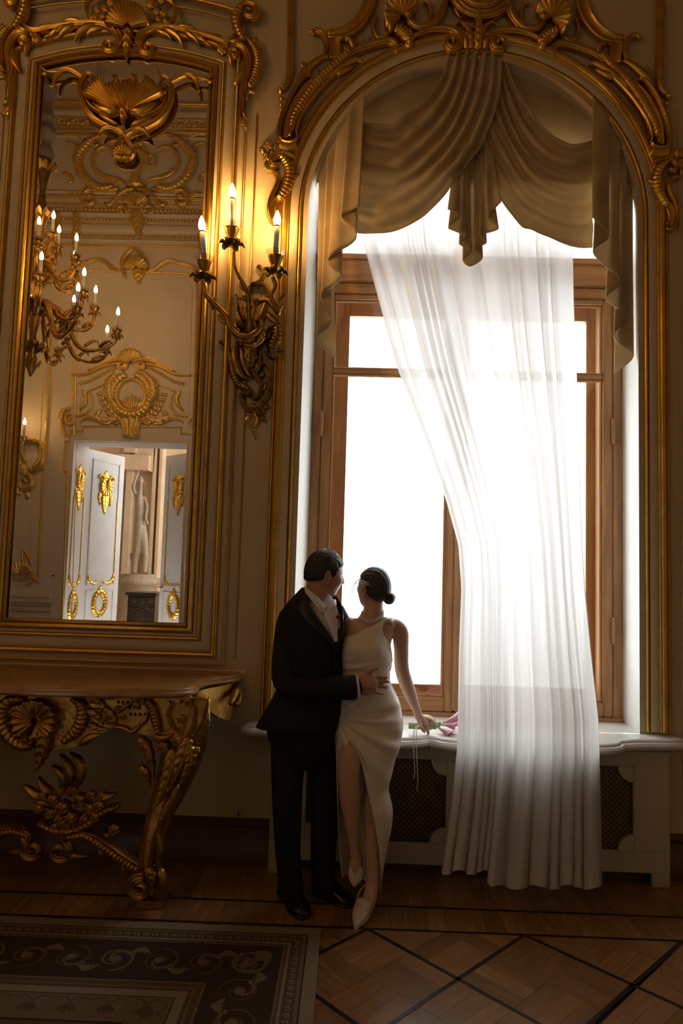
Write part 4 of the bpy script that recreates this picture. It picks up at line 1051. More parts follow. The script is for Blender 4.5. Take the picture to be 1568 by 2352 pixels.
# ------------------------------------------------------------------ the doorway, its leaves and the hall beyond
mat('door_paint', (.66,.62,.58), (.60,.56,.53), rough=.4, scale=4)
mat('hall_stone', (.84,.66,.47), (.74,.57,.40), rough=.6, scale=3)
mat('statue_stone', (.46,.38,.29), (.36,.30,.22), rough=.6, scale=8)
mat('dark_walnut', (.05,.028,.018), (.03,.017,.010), rough=.3, scale=9, spec=.5)
YD = -WOPP-.56
DRV = structure(MB().box((DX0-.04,YD,0),(DX0,-WOPP-.004,DZ)).box((DX1,YD,0),(DX1+.04,-WOPP-.004,DZ)).box((DX0-.04,YD,DZ),(DX1+.04,-WOPP-.004,DZ+.04)).build('trim_11', 'door_paint', smooth=False), 'white painted reveal of the open doorway')
def door_orn(parent, frm, y0, w, h):
    """gilt cartouches and rope lines on a panel; frm(u, z, d) gives the world point"""
    class PP:
        k = .001
        def pt(s, x, y, hh=0): return np.array(frm(x*.001, y*.001, hh*.001))
        def map(s, A):
            A = np.asarray(A, float); sh = A.shape[:-1]; return np.array([s.pt(*q) for q in A.reshape(-1, 3)]).reshape(*sh, 3)
    pp = PP(); c = w*500; H = h*1000
    def put(name, q): q.build(name, GOLD, parent)
    ph = H-560
    put('cartouche', shell(pp, (c,ph), 150, -80, 260, 12, 34, r0=.1, aspect=.85)); put('cartouche_drop', acanthus(pp, [(c,ph-80),(c,ph-240),(c,ph-430)], 120, 28, 6))
    put('cartouche_top', acanthus(pp, [(c,ph+80),(c,ph+160),(c,ph+250)], 110, 28, 4))
    for s in (-1, 1):
        put('cartouche_scroll', stroke(pp, spiral((c+s*110,ph+120), 60, 90-s*90, s*1.2, 14), [14,20,18,10], 26)); put('cartouche_leaf', acanthus(pp, [(c+s*60,ph-60),(c+s*130,ph-160),(c+s*110,ph-300)], 50, 24, 4))
        put('rope', ribbed(pp, [(c+s*w*350,ph-220),(c+s*w*350,ph-700),(c+s*w*350,ph-1330)], 13, 14, 30, 'round', 0, .5))
        put('panel_scroll', acanthus(pp, [(c+s*w*350,ph-1340),(c+s*w*330,ph-1440),(c+s*w*200,ph-1500),(c+s*30,ph-1470)], 45, 28, 5))
    wr_ = [(c+125*math.sin(a), ph-1800-170*math.cos(a)) for a in np.linspace(0, 2*PI, 24)]
    put('wreath', ribbed(pp, wr_, 50, 34, 18)); put('wreath_top', acanthus(pp, [(c,ph-1640),(c,ph-1580),(c,ph-1530)], 70, 28, 3))
def leafdoor(hx, ang, sgn, i):
    D = structure(empty('door_%d' % i, (hx,YD,0)), 'open white double-door leaf with gilt carving, %s' % ('nearer the opposite sconce' if i == 1 else 'with the brass handle'))
    w = .80; ca, sa = math.cos(ang), math.sin(ang)
    def frm(u, z, d=0.0):       # d outwards on the face seen from the room
        return (hx+sgn*(ca*u-sa*(-d)*1.0*0) + sgn*sa*d, YD-sa*u+ca*d, z)
    def slab(u0, u1, z0, z1, d0, d1, name, m):
        mb = MB(); v = [frm(u, z, d) for z in (z0, z1) for u, d in ((u0,d0),(u1,d0),(u1,d1),(u0,d1))]
        mb.add(v, [(0,3,2,1),(4,5,6,7),(0,1,5,4),(1,2,6,5),(2,3,7,6),(3,0,4,7)]); return mb.build(name, m, D, smooth=False)
    slab(0, w, .01, DZ-.03, -.05, 0, 'slab', 'door_paint')
    for z0, z1 in ((.12,.60),(.72,1.22),(1.30,DZ-.16)):
        for a, b, c, d in ((.10,.12,z0,z1),(w-.12,w-.10,z0,z1),(.10,w-.10,z0,z0+.02),(.10,w-.10,z1-.02,z1)): slab(a, b, c, d, 0, .012, 'panel_frame', 'door_paint')
    door_orn(D, frm, 0, w, DZ)
    if i == 2: slab(w-.09, w-.03, 1.28, 1.30, .0, .05, 'handle', 'bronze')
    slab(w-.002, w+.003, 1.80, 1.88, -.04, -.02, 'lock_plate', 'black_gap')
    return D
leafdoor(DX0, math.radians(68), 1, 1); leafdoor(DX1, math.radians(42), -1, 2)
door_orn(DRV, lambda u, z, d: (DX0+d, -WOPP-.02-u, z), 0, .52, DZ)
HY = -11.6
HALL = structure(MB().box((-9,HY-.1,0),(.5,HY,7)).box((-9.1,HY,0),(-9,YD,7)).box((-9,HY,-.05),(.5,YD,-.001)).box((-9,YD,0),(DX0-.041,YD+.04,7)).box((DX1+.041,YD,0),(.5,YD+.04,7)).box((DX0-.041,YD,DZ+.041),(DX1+.041,YD+.04,7)).box((-9,HY,7),(.5,YD,7.1)).box((.5,HY,0),(.6,YD,2.2)).box((.5,HY,5.2),(.6,YD,7)).build('wall_hall', 'hall_stone', smooth=False), 'stone hall beyond the open doors, daylit through an added unseen opening')  # unseen gap in the side wall added to let daylight into the hall
def hb(a, b, name='pilaster'): MB().box(a, b).build(name, 'hall_stone', HALL, smooth=False, bevel=.01)
def hpt(x, y, Y): return RY(x, y, Y)
for x0, x1, zt in ((283,299,4.4),(344,352,4.6),(358,366,4.9)):
    a, b = hpt(x0,1200,HY+.3), hpt(x1,1200,HY+.3); hb((a[0],HY,0),(b[0],HY+.3,zt)); hb((a[0]-.06,HY,1.0),(b[0]+.06,HY+.38,1.25), 'pilaster_base'); hb((a[0]-.06,HY,zt-.3),(b[0]+.06,HY+.38,zt-.05), 'capital')
a, b = hpt(270,1080,HY+.3), hpt(345,1080,HY+.3); hb((a[0],HY,a[2]),(b[0],HY+.45,a[2]+.35), 'entablature')
g = MB(); p, q, r = hpt(278,1062,HY+.3), hpt(352,1085,HY+.3), hpt(318,1030,HY+.3)
g.add([(p[0],HY+.3,p[2]),(q[0],HY+.3,q[2]),(r[0]+.4,HY+.3,r[2]+.5),(p[0],HY+.05,p[2]),(q[0],HY+.05,q[2]),(r[0]+.4,HY+.05,r[2]+.5)], [(0,1,2),(3,5,4),(0,3,4,1),(1,4,5,2),(2,5,3,0)]); g.build('pediment', 'hall_stone', HALL, smooth=False)
a = hpt(292,1200,HY+.02); g = MB(); P_ = [(a[0]-.35,1.4)]+arc(a[0], 3.2, .35, 180, 0, 15)[::1]+[(a[0]+.35,1.4)]; g.add([(x,HY+.012,z) for x,z in P_], [tuple(range(len(P_)))]); mat('niche_green', (.42,.40,.28), rough=.7); g.build('niche', 'niche_green', HALL, smooth=False)
# statue on its pedestal
SY = -10.6; c0 = hpt(318,1320,SY)
STA = empty('statue', (c0[0],SY,c0[2]), 'draped stone figure on a pedestal beyond the doorway, seen in the mirror', 'statue')
STA['label'] = 'draped stone figure standing in the hall beyond the doorway'
def st(P, r, name, ry=None):
    C = catmull([hpt(x,y,SY+d) for x, y, d in P], 20); g = MB(); add_tube(g, C, np.array(r)*.0092, 10); return g
g = MB()
for P, r in (([(308,1318,0),(310,1290,0),(316,1255,.05),(320,1220,.08),(322,1180,.08),(320,1150,.05),(322,1128,0),(323,1115,0)],[7,8,10,11,10,11,7,4]),
             ([(331,1316,0),(333,1280,0),(330,1240,.05),(325,1200,.05)],[6,8,10,9]),
             ([(323,1112,0),(323,1104,0),(323,1094,0)],[4,7,3]),
             ([(314,1140,0),(306,1120,.1),(312,1098,.1),(318,1082,.05)],[4,4,3.5,3]),
             ([(331,1142,0),(337,1165,.1),(334,1190,.15),(340,1205,.1)],[4,4,3.5,3]),
             ([(300,1270,0),(304,1285,0),(312,1262,.05),(322,1235,.1)],[3,5,7,5])):
    q = st(P, r, ''); g.add(np.concatenate(q.v), q.f)
me = g.mesh('figure', STA.location); o = link('figure', me, 'statue_stone', STA)
md = o.modifiers.new('fuse', 'REMESH'); md.mode = 'VOXEL'; md.voxel_size = .02; md.use_smooth_shade = True
lathe(MB(), [(.50,-c0[2]),(.50,-c0[2]+.25),(.40,-c0[2]+.3),(.38,-.25),(.46,-.2),(.46,-.06),(.36,-.05),(.36,0.01)], c0, 24).build('pedestal', 'statue_stone', STA)
CH = empty('carved_chest', (hpt(325,1400,-7.6)[0],-7.6,0), 'black carved chest standing behind the doorway', 'chest')
a, b = hpt(294,1360,-7.45), hpt(357,1360,-7.45)
MB().box((a[0],-7.95,.06),(b[0],-7.45,a[2]-.05)).build('body', 'dark_walnut', CH, smooth=False, bevel=.01)
MB().box((a[0]-.04,-8.0,a[2]-.05),(b[0]+.04,-7.40,a[2])).build('lid', 'dark_walnut', CH, smooth=False, bevel=.015)
for x in (a[0]+.05, b[0]-.05):
    for y in (-7.9,-7.5): lathe(MB(), [(.05,0),(.06,.02),(.03,.06)], (x,y,0), 12).build('foot', 'dark_walnut', CH)
PCH = Plane(-7.447, 1, True)
for x in (308,326,344): rose(PCH, (x,1378), 8, 5, 6).build('carved_rosette', 'dark_walnut', CH); ribbed(PCH, [(x-8,1396),(x,1402),(x+8,1396)], 3, 4, 5).build('carved_swag', 'dark_walnut', CH)

# ================================================================== CHANDELIER (hangs in the room, seen in the mirror)
CY = -3.3; cz = lambda y: RY(84, y, CY)[2]; CXX = RY(84, 650, CY)[0]; CK = abs(RY(184,650,CY)[0]-RY(84,650,CY)[0])/100
CHD = empty('chandelier', (CXX,CY,cz(860)), 'large gilt bronze candle chandelier hanging left of the doorway reflection', 'chandelier')
mat('bronze_gilt', (.60,.38,.12), (.40,.23,.06), rough=.25, rough2=.45, metal=1.0, scale=25, bump=.12, bscale=90)
mat('cord_cloth', (.38,.33,.27), (.28,.24,.19), rough=.9, scale=12, bump=.3, bscale=20)
def cpt(r, a, y): return np.array([CXX+r*CK*math.cos(a), CY+r*CK*math.sin(a), cz(y)])
def clathe(prof, name, m='bronze_gilt', mm=20, fl=0, fa=0): lathe(MB(), [(r*CK, cz(y)) for r, y in prof], (CXX,CY,0), mm, 'z', fl, fa).build(name, m, CHD)
clathe([(1,866),(5,858),(9,846),(6,836),(12,826),(8,812),(16,800),(10,790),(6,770),(12,742),(18,720),(10,700),(8,670),(16,640),(20,615),(12,590),(7,560),(9,520),(15,500),(10,480),(6,440),(10,410),(16,385),(12,365),(3,358)], 'stem', fl=8, fa=.10)
for y0, r0, n_ in ((846,20,6),(806,30,8),(728,34,8),(650,36,8),(600,30,6),(500,26,6),(395,28,6)):     # whorls of curling leaves on the stem
    mb = MB()
    for i in range(n_):
        a = 2*PI*i/n_+y0; G = []
        for k, (r, dy) in enumerate(catmull([(6,4),(r0*.6,-8),(r0,-20),(r0*1.12,-10)], 9)):
            w = (.30*math.sin(PI*(.12+.85*k/8))+.03)*r0; t = np.array([-math.sin(a),math.cos(a),0]); G.append([cpt(r,a,y0+dy)+t*w*CK*e+np.array([0,0,-abs(e)*3*CK]) for e in (-1,-.5,0,.5,1)])
        mb.grid(G)
    mb.build('leaf_whorl', 'bronze_gilt', CHD)
C_ = catmull([(CXX,CY,cz(365)),(CXX+.01,CY,cz(300)),(CXX-.01,CY,cz(220)),(CXX,CY,ZT-.02)], 60); g = MB(); add_tube(g, C_, .075+.022*np.sin(np.arange(60)*.9), 12); g.build('wrapped_cord', 'cord_cloth', CHD)
def arm(a, rr, y0, ysag, ycup, big=1.0):
    P = [cpt(6,a,y0),cpt(rr*.30,a,y0+10),cpt(rr*.55,a,ysag),cpt(rr*.82,a,ysag+4),cpt(rr*.98,a,ysag-16),cpt(rr,a,ycup+14)]
    g = MB(); add_tube(g, catmull(P, 26), np.array([6,6.5,6,5.5,4.5,3.5])*CK*big, 8); g.build('arm', 'bronze_gilt', CHD)
    # leaf curls riding on the arm
    g = MB()
    for r0, up, s in ((.35,-16,1),(.62,-18,-1),(.80,-14,1)):
        q = [cpt(rr*r0,a,ysag-2),cpt(rr*(r0+.07),a+.04*s,ysag+up*.8),cpt(rr*(r0+.14),a+.06*s,ysag+up),cpt(rr*(r0+.15),a+.05*s,ysag+up*.5)]
        add_tube(g, catmull(q, 10), np.array([4,4,3,1])*CK*big, 6)
    g.build('arm_curl', 'bronze_gilt', CHD)
    b = cpt(rr,a,ycup); s = CK
    mb = MB(); lathe(mb, [(3*s,-24*s),(6*s,-18*s),(4*s,-13*s),(9*s,-5*s),(11*s,0),(8*s,0)], b, 14, 'z', 7, .10); mb.build('cup', 'bronze_gilt', CHD)
    mb = MB()
    for k in range(5):
        t = a+k*2*PI/5; d = np.array([math.cos(t),math.sin(t),0]); add_tube(mb, catmull([b+s*(d*3+[0,0,-18]),b+s*(d*11+[0,0,-13]),b+s*(d*15+[0,0,-20])], 7), np.array([3,3.5,1])*s, 6)
    mb.build('leaf_spray', 'bronze_gilt', CHD)
    lathe(MB(), [(4*s,-1*s),(11*s,1*s),(13*s,5*s),(12*s,5.5*s),(4*s,1*s)], b, 24, 'z', 12, .05).build('drip_pan', 'crystal', CHD)
    lathe(MB(), [(3.2*s,0),(3.2*s,34*s),(2.6*s,35*s)], b, 10).build('candle', 'candle', CHD)
    lathe(MB(), [(2.6*s,35*s),(4.1*s,39*s),(4.2*s,43*s),(2.8*s,49*s),(.4*s,54*s)], b, 10).build('bulb', 'bulb_dim', CHD)
for i in range(8): arm(-.12+i*PI/4, 184, 700, 790, 746)
for i in range(8): arm(.28+i*PI/4, 128, 690, 735, 680)
for i in range(6): arm(.1+i*PI/3, 90, 600, 640, 590)
for i in range(4): arm(.55+i*PI/2, 48, 560, 590, 548)
# ------------------------------------------------------------------ sconce on the opposite wall
SC2 = empty('wall_sconce', (RY(66,1060,-WOPP)[0],-WOPP,RY(66,1140,-WOPP)[2]), 'gilt scroll wall sconce with one lit candle, reflected at the left mirror edge', 'sconce')
SC2['label'] = 'gilt scroll sconce with lit candle beside the reflected doorway'
def s2(name, fn, P, *a, **k): fn(OPP, P, *a, **k).build(name, GB, SC2)
s2('scroll', stroke, [(44,1018),(70,1012),(96,1020),(103,1045),(96,1070),(80,1082),(70,1076)], [4,6,7,7,7,6,4], 12, 'ridge')
s2('scroll', stroke, spiral((58,1108), 22, -90, 1.3, 16), [6,7,6,3], 10, 'ridge')
s2('ribs', ribbed, [(96,1028),(92,1055),(78,1074)], [5,7,4], 9, 8)
s2('leaf', acanthus, [(60,1095),(48,1060),(54,1030)], 14, 12, 5); s2('leaf', leaf, [(58,1128),(64,1140),(58,1148)], 6, 6); s2('leaf', leaf, [(44,1120),(36,1130),(52,1136)], 6, 6)
for bx, by, hh in ((69,1008,30),(40,1002,34)):
    b = OPP.pt(bx,by,hh); s = OPP.k
    tube3(OPP, [(60,1062,6),(56,1040,16),(bx-4,by+24,hh),(bx,by+6,hh)], [4,3.5,3,2.5], 'arm', GB, SC2)
    lathe(MB(), [(3*s,-12*s),(7*s,-3*s),(10*s,0),(7*s,1*s)], b, 14).build('cup', GB, SC2)
    lathe(MB(), [(2.8*s,0),(2.8*s,26*s),(2.2*s,27*s)], b, 10).build('candle', 'candle', SC2)
    lathe(MB(), [(2.2*s,27*s),(3.4*s,30*s),(3.4*s,33*s),(.4*s,42*s)], b, 10).build('bulb', 'bulb_dim', SC2)
# ================================================================== CONSOLE TABLE
CON = empty('console_table', (-1.50,-.3,0), 'carved gilt wood console table with ochre marble top under the mirror', 'console table')
TZ = 1.080; CXA = -1.50
half = [(CXA,-.690),(-1.25,-.672),(-1.02,-.640),(-.89,-.615),(-.815,-.575),(-.775,-.50),(-.785,-.41),(-.782,-.32),(-.74,-.235),(-.68,-.165),(-.635,-.10),(-.622,-.04),(-.622,-.004)]
H_ = catmull(half, 40); out = [tuple(p) for p in H_[::-1]]+[(2*CXA-x,y) for x,y in H_[1:]]
P = np.array(out); T = np.gradient(P, axis=0); N = np.stack([T[:,1],-T[:,0]],1); N /= np.linalg.norm(N,axis=1)[:,None]
if N[len(P)//2][1] > 0: N = -N
mb = MB(); rings = []
for off, z in ((-.035,TZ-.050),(-.012,TZ-.048),(0,TZ-.036),(.0,TZ-.026),(-.008,TZ-.018),(-.014,TZ-.016),(-.014,TZ-.010),(-.022,TZ-.002),(-.030,TZ)):
    Q = P+N*off; Q[:,1] = np.minimum(Q[:,1],-.004); rings.append([(x,y,z) for x,y in Q])
mb.grid(np.array(rings)); n = len(P); mb.add(rings[-1],[tuple(range(n))]); mb.add(rings[0],[tuple(range(n))]); mb.build('marble_top','marble_gold',CON,smooth='auto')
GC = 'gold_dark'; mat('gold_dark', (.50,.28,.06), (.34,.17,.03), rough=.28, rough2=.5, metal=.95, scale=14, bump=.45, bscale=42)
PCN = Plane(-.575); AXN = ((131.5,1590),(111,1923))
def CN(name, fn, Pp, *a, two=True, m=GC, **k):
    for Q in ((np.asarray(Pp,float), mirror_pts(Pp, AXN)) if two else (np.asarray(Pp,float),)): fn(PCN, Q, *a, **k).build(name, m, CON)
# frieze board with scalloped lower edge
low = catmull([(478,1602),(474,1630),(462,1668),(430,1700),(380,1694),(340,1690),(302,1680),(280,1671),(262,1669),(240,1682),(205,1702),(165,1716),(125,1722)], 50)
full = [tuple(p) for p in low]+[tuple(p) for p in mirror_pts(low, AXN)[::-1]]
top_ = [(q[0], 1596+(q[0]-131)*.024) for q in full]
G0 = [PCN.pt(*p,-14) for p in full]; G1 = [PCN.pt(*p,0) for p in full]; T0 = [PCN.pt(*p,-14) for p in top_]; T1 = [PCN.pt(*p,0) for p in top_]
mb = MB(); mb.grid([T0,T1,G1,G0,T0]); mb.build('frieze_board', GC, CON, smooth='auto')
# side rails back to the wall
for s in (1,-1):
    X = lambda x: x if s > 0 else 2*CXA-x
    mb = MB(); pts = [(-.775,-.50),(-.79,-.36),(-.72,-.22),(-.66,-.10),(-.65,-.012)]; C = catmull(pts,20)
    G = []
    for i,(x,y) in enumerate(C):
        t = i/19; zl = .90+.05*math.sin(t*7)-.05*math.exp(-((t-.85)/.15)**2)
        G.append([(X(x-.02),y,TZ-.052),(X(x),y,TZ-.052),(X(x),y,zl),(X(x-.02),y,zl)])
    mb.grid(np.array(G), cv=True); mb.build('side_rail', GC, CON, smooth='auto')
    mb = MB(); add_tube(mb, catmull([(X(-.655),-.20,.93),(X(-.64),-.13,.98),(X(-.635),-.06,1.0),(X(-.63),-.03,.94),(X(-.635),-.07,.90),(X(-.64),-.10,.92)],24), [.012,.022,.022,.022,.018,.01], 10); mb.build('bracket_scroll', GC, CON)
# shell and frieze carving
CN('ear_shell', ribbed, [(62,1602),(30,1606),(10,1628),(12,1668),(34,1700),(66,1712),(82,1698)], [10,15,17,17,16,14,6], 18, 16, 'round', 4, two=False)
shell(PCN, (88,1652), 50, -60, 240, 13, 24, r0=.15, z0=4, flare=.7).build('centre_shell', GC, CON)
CN('shell_curl', stroke, spiral((104,1636), 22, 180, 1.35, 18), [4,9,9,8,6,3], 28, 'ridge', two=False)
CN('shell_drop', acanthus, [(100,1672),(104,1700),(98,1732),(88,1766)], 24, 26, 5, 6, two=False)
CN('frieze_rib', ribbed, [(170,1602),(188,1616),(192,1642),(180,1674),(150,1702)], [8,14,16,15,8], 18, 12, 'round', 4, two=False)
CN('frieze_leaf', acanthus, [(196,1600),(222,1606),(246,1622)], 14, 16, 4, 4); CN('frieze_leaf', acanthus, [(200,1630),(222,1640),(240,1664)], 13, 15, 4, 4)
CN('frieze_leaf', leaf, [(180,1712),(210,1694),(238,1686)], 10, 12, 4); CN('frieze_leaf', leaf, [(240,1604),(270,1598),(296,1594)], 7, 9, 3)
CN('frieze_leaf', leaf, [(270,1640),(288,1622),(310,1612)], 6, 8, 3); CN('frieze_scroll', stroke, [(262,1668),(288,1672),(304,1680),(318,1670),(328,1660)], [5,7,7,6,4], 10)
CN('frieze_rib', ribbed, [(340,1604),(352,1626),(360,1654),(366,1682)], [8,12,12,8], 16, 10, 'round', 4)
for x,y,r in ((249,1650,15),(226,1634,10),(270,1628,9),(282,1646,8)):
    for q in (np.array([[x,y]]), mirror_pts([[x,y]],AXN)): rose(PCN,q[0],r,r,6,z0=3,rot=x).build('flower',GC,CON)
for x0, y0, n_, dx in ((272,1612,5,11),(276,1625,5,11),(300,1640,4,11),(392,1612,1,11)):      # flat black diamonds paint the dark of pierced holes in the frieze
    for i in range(n_):
        c = (x0+i*dx, y0+i*.4)
        for s in (0,):
            mb = MB(); mb.add([PCN.pt(c[0],c[1]-5,.6),PCN.pt(c[0]+4,c[1],.6),PCN.pt(c[0],c[1]+5,.6),PCN.pt(c[0]-4,c[1],.6)],[(0,1,2,3)]); mb.build('painted_piercing','black_gap',CON,smooth=False)
CN('frieze_leaf', acanthus, [(300,1598),(326,1606),(340,1626)], 11, 14, 4, 3); CN('frieze_leaf', leaf, [(318,1668),(334,1652),(340,1636)], 8, 11, 4); CN('frieze_scroll', stroke, spiral((312,1622),11,180,1.2,12), [3,4,4,2], 9, 'ridge')
CN('frieze_leaf', acanthus, [(206,1660),(226,1672),(252,1674)], 10, 13, 4, 3); CN('frieze_edge', stroke, [(478,1606),(470,1650),(448,1688)], [4,6,4], 10, 'ridge'); CN('frieze_edge', stroke, [(196,1597),(300,1599),(400,1602),(476,1604)], 3, 7, 'round')
CN('frieze_leaf', leaf, [(352,1690),(380,1694),(404,1682)], 8, 11, 4); CN('ear_leaf', acanthus, [(20,1610),(-4,1630),(-10,1660)], 13, 14, 4, 4)
# cabriole legs
PLG = Plane(-.568)
def leg(sgn):
    mp = (lambda q: q) if sgn > 0 else (lambda q: mirror_pts(q, AXN))
    path = [(428,1606),(430,1650),(424,1700),(410,1762),(388,1826),(364,1886),(350,1942),(346,1992),(348,2040)]
    C = catmull(mp(path), 44); R = interp([46,50,50,44,36,29,25,26,30], np.linspace(0,1,44)); D = interp([.05,.056,.054,.05,.046,.042,.038,.042,.046], np.linspace(0,1,44))
    fw = interp([0.03,.03,.02,-.005,-.01,.0,.02,.03,.03], np.linspace(0,1,44)); G = []
    for i in range(44):
        c = UY(C[i][0],C[i][1],-.49-fw[i]); k = PLG.k; G.append([c+np.array([R[i]*k*math.cos(a)*(1+.06*math.cos(5*a+i*.12)), -D[i]*math.sin(a)*(1+.10*math.cos(7*a+i*.15)), 0]) for a in np.linspace(0,2*PI,24,endpoint=False)])
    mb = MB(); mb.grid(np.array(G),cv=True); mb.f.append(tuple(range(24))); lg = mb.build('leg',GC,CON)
    def lo(name, fn, Pp, *a, **k): fn(PLG, mp(Pp), *a, **k).build(name, GC, lg)
    lo('cartouche_rim', stroke, [(400,1612),(388,1640),(402,1672),(426,1690),(446,1664),(450,1620)], [5,7,7,7,6,4], 12, 'ridge')
    lo('cartouche_curl', stroke, spiral((432,1614),16,180,1.2,12), [3,6,5,3], 14, 'ridge')
    for x,y,r in ((375,1714,14),(390,1730,9),(366,1696,9),(452,1722,8),(418,1650,11)): rose(PLG, mp([(x,y)])[0], r, r*1.1, 6, z0=10).build('flower',GC,lg)
    lo('side_leaf', acanthus, [(318,1694),(334,1706),(346,1738),(356,1790)], 15, 18, 5, 4); lo('side_leaf', acanthus, [(324,1758),(338,1774),(346,1806)], 11, 14, 4, 4)
    lo('front_leaf', acanthus, [(398,1716),(392,1760),(376,1810),(362,1850)], 20, 12, 6, 14); lo('front_leaf', acanthus, [(440,1710),(436,1752),(416,1800)], 16, 14, 5, 12)
    lo('front_leaf', leaf, [(410,1800),(392,1850),(368,1900)], 9, 8, 14); lo('shin_ridge', stroke, [(372,1880),(356,1930),(348,1985)], [4,6,5], 8, 'ridge', 10); lo('shin_leaf', leaf, [(362,1900),(370,1950),(360,1990)], 7, 8, 12)
    lo('front_leaf', acanthus, [(436,1690),(420,1730),(404,1776),(384,1822)], 22, 16, 6, 10); lo('front_leaf', acanthus, [(398,1830),(380,1870),(360,1920)], 16, 13, 5, 8); lo('shin_ridge', stroke, [(384,1860),(368,1910),(364,1960),(366,1996)], [4,6,6,4], 9, 'ridge', 4)
    lo('foot_volute', stroke, spiral((324,2036),26,-70,-1.5,20), [14,13,11,8,4], 20, 'ridge'); lo('foot_leaf', acanthus, [(342,1986),(352,2012),(352,2050)], 18, 18, 4, 10); lo('foot_leaf', leaf, [(368,1992),(376,2020),(366,2052)], 10, 14, 8)
    c = UZ(*mp([(348,2078)])[0],0.0); mb = MB(); mb.box((c[0]-.075,c[1]-.045,0),(c[0]+.075,c[1]+.10,.034)); mb.build('foot_block',GC,lg,smooth=False,bevel=.006)
leg(1); leg(-1)
# stretcher with flower basket
PST = Plane(-.36)
def STR(name, fn, Pp, *a, two=True, **k):
    for Q in ((np.asarray(Pp,float), mirror_pts(Pp, ((126,1700),(110,1960)))) if two else (np.asarray(Pp,float),)): fn(PST,Q,*a,**k).build(name,GC,CON)
STR('stretcher', ribbed, [(338,1998),(300,1980),(262,1954),(228,1930),(196,1914),(160,1918)], [13,14,14,14,13,10], 20, 22, 'round', 4)
STR('stretcher_rim', stroke, [(334,1984),(296,1962),(258,1934),(220,1910),(190,1904)], [3,4,4,4,3], 22)
STR('stretcher_volute', stroke, [(190,1914),(160,1916)]+spiral((142,1950),26,-60,1.4,18), [8,9,10,9,7,4], 22, 'ridge')
STR('stretcher_leaf', leaf, [(176,1920),(160,1940),(165,1960),(200,1966)], 8, 14, 6); STR('stretcher_leaf', leaf, [(230,1940),(236,1960),(232,1978)], 7, 12, 6); STR('stretcher_leaf', leaf, [(282,1978),(290,1995),(284,2004)], 7, 12, 6)
STR('stretcher_flower', rose, (262,1906), 14, 14, 6, two=False); STR('stretcher_flower', rose, (244,1922), 10, 10, 5, two=False); STR('stretcher_flower', rose, (50,1908), 13, 13, 6, two=False)
STR('basket_rim', ribbed, [(96,1884),(130,1902),(165,1904),(205,1890),(240,1862),(276,1846)], [7,12,13,13,12,7], 22, 18, 'round', 4, two=False)
STR('basket_body', stroke, [(150,1880),(158,1900),(160,1925)], [40,26,12], 24, 'ridge', two=False)
rng = random.Random(5)
for x,y,r in ((150,1850,17),(190,1832,15),(128,1832,14),(206,1856,17),(170,1872,15),(232,1846,13),(118,1866,14),(170,1812,13),(146,1812,12),(212,1824,12),(140,1880,13),(196,1880,12),(100,1850,10),(240,1826,10),(106,1820,9),(226,1870,11)):
    rose(PST,(x,y),r,r,rng.choice((5,6)),z0=rng.uniform(8,26),rot=x).build('flower',GC,CON)
for Pp,w in (([(176,1810),(188,1776),(184,1746),(164,1726)],11),([(160,1806),(166,1776),(156,1748),(140,1730)],10),([(150,1808),(146,1776),(122,1756)],9),([(130,1822),(104,1806),(92,1782)],9),([(120,1836),(84,1822),(58,1800)],10),([(128,1846),(96,1836),(72,1832)],7),([(228,1836),(256,1826),(270,1818)],8)): STR('plume_leaf', leaf, Pp, w, 14, 10, two=False)
# ------------------------------------------------------------------ brass floor plug on the wall beside the console
PL_ = empty('wall_plug_cover', tuple(UY(548,1867,-.005)), 'small round painted plug cover low on the wall', 'wall plate')
c = UY(548,1867,0); lathe(MB(), [(.030,0),(.030,-.006),(.026,-.009),(.020,-.010),(.0005,-.010)], c, 24, 'y').build('disc','radiator_paint',PL_)
MB().box((c[0]-.003,-.012,c[2]-.018),(c[0]+.003,-.009,c[2]+.018)).build('slot','black_gap',PL_,smooth=False)
# ------------------------------------------------------------------ power-cable bundle of the picture's far left edge: curtain tieback hook
# ================================================================== RUG
RX, RYY = -.098, -.700
RUG = empty('rug', (RX-1.6,RYY-1.4,0), 'dark brown patterned rug with beige border, bottom left corner of the floor', 'rug')
RUG['label'] = 'dark brown wool rug with scrolling border and pale edge on the parquet'
mat('rug_dark', (.050,.028,.016), (.038,.022,.013), rough=1.0, scale=60, bump=.3, bscale=300)
mat('rug_brown', (.115,.072,.040), (.09,.056,.032), rough=1.0, scale=60, bump=.3, bscale=300)
mat('rug_tan', (.19,.135,.07), (.16,.115,.062), rough=1.0, scale=60, bump=.3, bscale=300)
mat('rug_beige', (.28,.22,.145), (.245,.19,.125), rough=1.0, scale=60, bump=.3, bscale=300)
mat('rug_rust', (.14,.07,.035), (.11,.055,.03), rough=1.0, scale=60, bump=.3, bscale=300)
X0, Y0 = -3.4, -3.6
def band(d0, d1, z, m, name):
    """frame between insets d0 and d1 from the rug edge"""
    if d1 is None:
        mb = MB(); mb.box((X0+d0,Y0+d0,0),(RX-d0,RYY-d0,z)); return mb.build(name,m,RUG,smooth=False)
    mb = MB()
    for a,b in (((X0+d0,RYY-d1,0),(RX-d0,RYY-d0,z)),((X0+d0,Y0+d0,0),(RX-d0,Y0+d1,z)),((RX-d1,Y0+d1,0),(RX-d0,RYY-d1,z)),((X0+d0,Y0+d1,0),(X0+d1,RYY-d1,z))): mb.box(a,b)
    return mb.build(name,m,RUG,smooth=False)
RZ = .010
